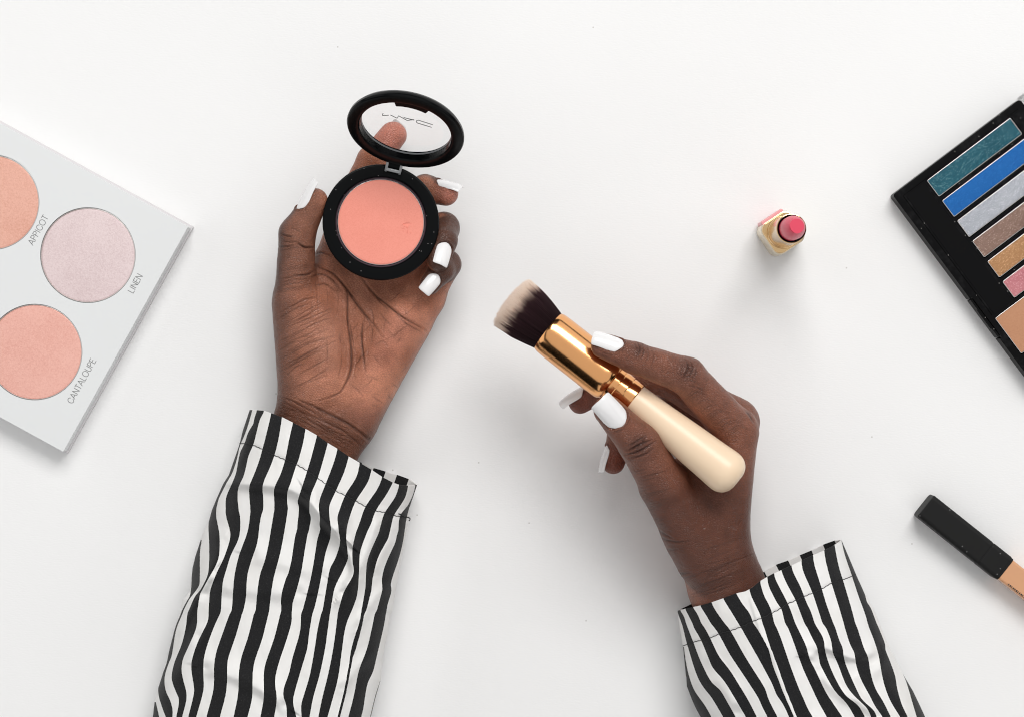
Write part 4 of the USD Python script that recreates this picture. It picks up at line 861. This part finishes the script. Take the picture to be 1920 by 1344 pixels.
for a_ in (([(700, 548), (712, 566), (730, 582)], .5), ([(738, 582), (752, 598), (768, 612), (790, 622)], .45), ([(640, 528), (658, 552), (676, 574)], .45), ([(668, 566), (686, 594), (698, 616)], .4), ([(655, 600), (660, 630), (664, 655)], .4)):
    linesL.append((a_[0], a_[1], .36, PALM))        # doubles beside the main creases
for k in range(26):                                # the fine oblique lines over the ball of the thumb
    x0, y0 = rl.uniform(516, 560), rl.uniform(580, 740); ln = rl.uniform(40, 95); sl = rl.uniform(-.62, -.38)
    linesL.append(([(x0, y0), (x0 + ln * .5, y0 + ln * .5 * sl + rl.normal(0, 3)), (x0 + ln, y0 + ln * sl * .95)], rl.uniform(.10, .30), .38, PALM))
for k in range(16):                                # and the rings across the wrist and thumb
    y0 = rl.uniform(752, 840); linesL.append(([(520 + rl.uniform(0, 40), y0 - 35), (590 + rl.uniform(-10, 20), y0), (660 + rl.uniform(-20, 20), y0 + 34)], rl.uniform(.08, .2), .4, (18, 62)))
for k in range(12):
    y0 = rl.uniform(466, 545); linesL.append(([(518, y0 + 4), (545, y0 + rl.normal(0, 3)), (584, y0 - 6)], rl.uniform(.06, .16), .35, (30, 68)))
def tone_left(v, n, side, warm, pig):
    X, Y = PX(v)
    blotch = meshkit.fbm(v / 14, 3, 5)[:, None]
    palm = np.array([.56, .235, .145]); deep = np.array([.32, .112, .058]); back = np.array([.105, .042, .026]); pink = np.array([.60, .225, .17]); heel = np.array([.76, .335, .20])
    mix = np.clip((blotch - .5) * 2.2 + .45, 0, 1); t = palm * (1 - mix) + deep * mix
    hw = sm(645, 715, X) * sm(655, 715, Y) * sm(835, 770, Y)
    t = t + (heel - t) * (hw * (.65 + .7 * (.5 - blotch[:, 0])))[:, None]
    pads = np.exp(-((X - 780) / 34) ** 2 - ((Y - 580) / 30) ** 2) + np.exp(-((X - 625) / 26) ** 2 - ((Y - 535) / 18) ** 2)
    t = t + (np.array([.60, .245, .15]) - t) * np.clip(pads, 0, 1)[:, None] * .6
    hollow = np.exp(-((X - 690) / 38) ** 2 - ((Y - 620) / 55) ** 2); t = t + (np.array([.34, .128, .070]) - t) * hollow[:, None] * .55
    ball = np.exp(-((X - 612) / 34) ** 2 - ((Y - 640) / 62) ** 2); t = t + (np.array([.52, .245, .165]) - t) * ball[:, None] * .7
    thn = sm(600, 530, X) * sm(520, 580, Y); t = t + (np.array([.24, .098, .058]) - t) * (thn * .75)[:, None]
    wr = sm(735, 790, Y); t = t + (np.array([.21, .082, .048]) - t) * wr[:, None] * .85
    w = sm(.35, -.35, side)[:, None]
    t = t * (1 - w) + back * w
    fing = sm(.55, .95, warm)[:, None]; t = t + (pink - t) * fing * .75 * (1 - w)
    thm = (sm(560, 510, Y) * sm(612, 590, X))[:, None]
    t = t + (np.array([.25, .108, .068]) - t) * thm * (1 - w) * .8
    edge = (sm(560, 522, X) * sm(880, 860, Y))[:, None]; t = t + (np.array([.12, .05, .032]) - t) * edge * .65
    t = t * (1 - .12 * (meshkit.fbm(v / 3.0, 2, 9)[:, None] - .5) * 2)
    for k in nailsL: pig = np.maximum(pig, .45 * k.rim(v))
    return t + (np.array([.06, .020, .011]) - t) * np.clip(pig, 0, 1)[:, None] * .95
nailsL = [Nail(th2, 6.6, (-.90, .34, .42), 7.8, 17.5, 9.8, tilt=-.01, taper=.2, label='long white thumbnail seen from its side'),
          Nail(ix[2], 6.9, (-.25, .1, -1), 5.6, 14.0, 8.6, lift=-.2),
          Nail(md[2], 6.3, (.10, .92, .42), 5.2, 13.5, 8.4, tilt=-.05),
          Nail(rg[2], 6.1, (.34, -.10, .95), 7.4, 12.6, 8.6, tilt=-.02),
          Nail(pk[2], 5.5, (.16, .05, 1), 5.2, 11.6, 7.4, tilt=.0)]
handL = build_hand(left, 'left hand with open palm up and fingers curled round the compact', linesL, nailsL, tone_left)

# ---- right hand, thumb side up, gripping the brush between thumb and fingers
ti1 = B((1243, 905, 64), (1199, 832, 77), 11.4, 10.0, palm=(.6, .3, -.7))
ti2 = B((1199, 832, 77), (1141, 769, 83), 9.8, 7.2, palm=(.45, .25, -.85), tone=.2)
i1 = B((1378, 806, 59), (1288, 705, 78), 10.6, 8.9, palm=(-.55, -.75, -.3)); i2 = B((1288, 705, 78), (1190, 671, 84), 8.9, 7.5, palm=(-.3, -.8, -.5)); i3 = B((1190, 671, 84), (1131, 649, 83.5), 7.3, 6.0, palm=(-.1, -.8, -.55), tone=.3)
m1 = B((1380, 786, 46), (1245, 705, 49), 10.4, 8.8, palm=(-.5, -.8, 0)); m2 = B((1245, 705, 49), (1137, 722, 47), 8.6, 7.4, palm=(.3, -.9, 0)); m3 = B((1137, 722, 47), (1088, 753, 45), 7.2, 5.9, palm=(.6, -.7, 0), tone=.9)
r1 = B((1372, 800, 30), (1255, 762, 27), 9.8, 8.6, palm=(-.5, -.8, 0)); r2 = B((1255, 762, 27), (1167, 812, 28), 8.4, 7.2, palm=(.5, -.8, 0)); r3 = B((1167, 812, 28), (1150, 866, 30), 7.0, 5.9, palm=(.95, -.2, 0), tone=.9)
p1 = B((1355, 815, 18), (1275, 800, 15), 8.8, 7.4); p2 = B((1275, 800, 15), (1225, 850, 15), 7.2, 6.2); p3 = B((1225, 850, 15), (1222, 890, 16), 6.0, 5.4)
tall = ((.93, .36, 0), 1.30)
right = Hand(
    [B((1470, 1320, 28), (1364, 1100, 31), 19.0, 22.5, flat=((.91, .42, 0), 1.28), palm=(-.9, 0, -.3)), B((1362, 1100, 33), (1340, 1030, 38), 23.0, 22.0, flat=((.93, .36, 0), 1.25), palm=(-.9, 0, -.3)),
     B((1345, 1040, 47), (1378, 812, 58), 13.0, 10.8, palm=(-.9, -.3, -.3)), B((1345, 1040, 37), (1381, 795, 45), 13.0, 10.6, palm=(-.9, -.3, 0)), B((1345, 1040, 27), (1371, 806, 30), 12.5, 10.0, palm=(-.9, -.3, 0)), B((1340, 1040, 20), (1354, 822, 18), 12.0, 9.0, palm=(-.9, -.3, 0)),
     B((1322, 1040, 46), (1246, 912, 61), 14.5, 11.6, palm=(.2, .2, -.9)), B((1310, 985, 44), (1290, 900, 46), 17.0, 12.0, palm=(-.9, .2, -.3)), B((1285, 935, 50), (1345, 880, 48), 11.0, 9.5, palm=(0, .5, -.8)), B((1330, 960, 36), (1340, 860, 33), 16.0, 11.0)],
    [[ti1, ti2], [i1, i2, i3], [m1, m2, m3], [r1, r2, r3], [p1, p2, p3]], kp=10, kf=3.2, kj=7)
UPZ = (60, 110)
linesR = [
    ([(1176, 846), (1190, 838), (1206, 830), (1222, 824)], .75, .5, UPZ), ([(1172, 852), (1192, 848), (1212, 838), (1229, 826)], .65, .5, UPZ), ([(1177, 836), (1192, 828), (1208, 818)], .5, .4, UPZ),
    ([(1200, 838), (1206, 830), (1203, 822), (1210, 816)], .4, .35, UPZ), ([(1212, 832), (1206, 826), (1212, 818)], .35, .35, UPZ), ([(1180, 858), (1204, 854), (1224, 842)], .4, .5, UPZ), ([(1192, 846), (1197, 838), (1193, 832)], .35, .35, UPZ),
    ([(1196, 644), (1200, 652), (1198, 662), (1192, 672)], .5, .4, UPZ), ([(1190, 645), (1195, 656), (1190, 668)], .3, .35, UPZ), ([(1204, 648), (1207, 660), (1202, 674)], .3, .35, UPZ), ([(1212, 650), (1216, 664), (1210, 682)], .2, .35, UPZ), ([(1220, 654), (1226, 670), (1220, 690)], .15, .35, UPZ),
    ([(1287, 676), (1290, 684), (1289, 692), (1284, 702), (1280, 710)], .6, .42, UPZ), ([(1296, 680), (1299, 690), (1296, 699), (1290, 708)], .45, .4, UPZ), ([(1278, 680), (1279, 690), (1276, 700)], .3, .35, UPZ), ([(1304, 690), (1305, 699), (1300, 709)], .3, .35, UPZ),
    ([(1270, 700), (1280, 702), (1290, 697), (1298, 694)], .25, .35, UPZ), ([(1282, 712), (1298, 714), (1314, 722)], .25, .4, UPZ), ([(1284, 688), (1291, 691), (1299, 688)], .25, .3, UPZ), ([(1288, 722), (1306, 726), (1322, 734)], .2, .4, UPZ), ([(1276, 708), (1292, 706), (1308, 712)], .2, .35, UPZ),
    ([(1225, 1000), (1250, 1012), (1272, 1016), (1292, 1014)], .35, .5, (20, 90)), ([(1222, 985), (1244, 1000), (1262, 1010)], .3, .5, (20, 90)), ([(1232, 1024), (1252, 1030), (1270, 1030)], .3, .5, (20, 90)), ([(1258, 1072), (1275, 1075), (1296, 1074)], .5, .6, (14, 90)), ([(1262, 1082), (1285, 1082), (1310, 1078)], .25, .5, (14, 90)),
    ([(1398, 770), (1406, 778), (1412, 790)], .5, .6, (30, 70))]
rr_ = np.random.default_rng(5)
for k in range(22):
    y0 = rr_.uniform(1030, 1120); linesR.append(([(1285 + rr_.uniform(0, 40), y0 + 12), (1340 + rr_.uniform(-15, 15), y0 + rr_.normal(0, 2)), (1400 + rr_.uniform(-10, 15), y0 - 26)], rr_.uniform(.06, .16), .4, (20, 90)))
for k in range(22):
    x0, y0 = rr_.uniform(1180, 1250), rr_.uniform(855, 990); linesR.append(([(x0 - 25, y0 + 6), (x0, y0), (x0 + 30, y0 - 10 + rr_.normal(0, 4))], rr_.uniform(.06, .15), .35, (30, 100)))
for k in range(18):
    t_ = rr_.uniform(0, 1); x0, y0 = 1300 + 95 * t_, 735 + 75 * t_; linesR.append(([(x0 - 22, y0 + 10), (x0, y0 - 4), (x0 + 20, y0 + 2)], rr_.uniform(.06, .15), .35, (40, 100)))
def tone_right(v, n, side, warm, pig):
    X, Y = PX(v)
    blotch = meshkit.fbm(v / 12, 3, 8)[:, None]
    mid = np.array([.27, .103, .062]); dark = np.array([.12, .037, .020]); palm = np.array([.32, .115, .065]); red = np.array([.24, .065, .038])
    t = mid * (1 - .4 * blotch) + dark * .4 * blotch
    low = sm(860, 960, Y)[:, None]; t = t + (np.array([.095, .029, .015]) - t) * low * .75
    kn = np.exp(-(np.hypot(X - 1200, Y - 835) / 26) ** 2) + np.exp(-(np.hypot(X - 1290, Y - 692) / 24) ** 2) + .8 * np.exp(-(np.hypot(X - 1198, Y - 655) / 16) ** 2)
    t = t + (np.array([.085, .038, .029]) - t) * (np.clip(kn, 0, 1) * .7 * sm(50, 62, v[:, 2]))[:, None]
    w = sm(.15, .75, side)[:, None]; t = t * (1 - w) + palm * w
    fing = sm(.6, .9, warm)[:, None]; t = t + (red - t) * fing * .85
    t = t * (1 - .12 * (meshkit.fbm(v / 3.0, 2, 9)[:, None] - .5) * 2)
    for k in nailsR: pig = np.maximum(pig, .5 * k.rim(v))
    return t + (np.array([.035, .014, .010]) - t) * np.clip(pig, 0, 1)[:, None] * .85
nailsR = [Nail(ti2, 7.7, (-.12, .18, 1), 8.2, 17.2, 12.0, tilt=-.02, label='broad white thumbnail facing up'),
          Nail(i3, 6.3, (-.10, .66, .75), 9.0, 15.4, 9.2, tilt=-.02),
          Nail(m3, 6.1, (-.50, .72, .42), 5.6, 14.8, 8.8),
          Nail(r3, 6.1, (-1, .05, .22), 7.2, 14.4, 8.4)]
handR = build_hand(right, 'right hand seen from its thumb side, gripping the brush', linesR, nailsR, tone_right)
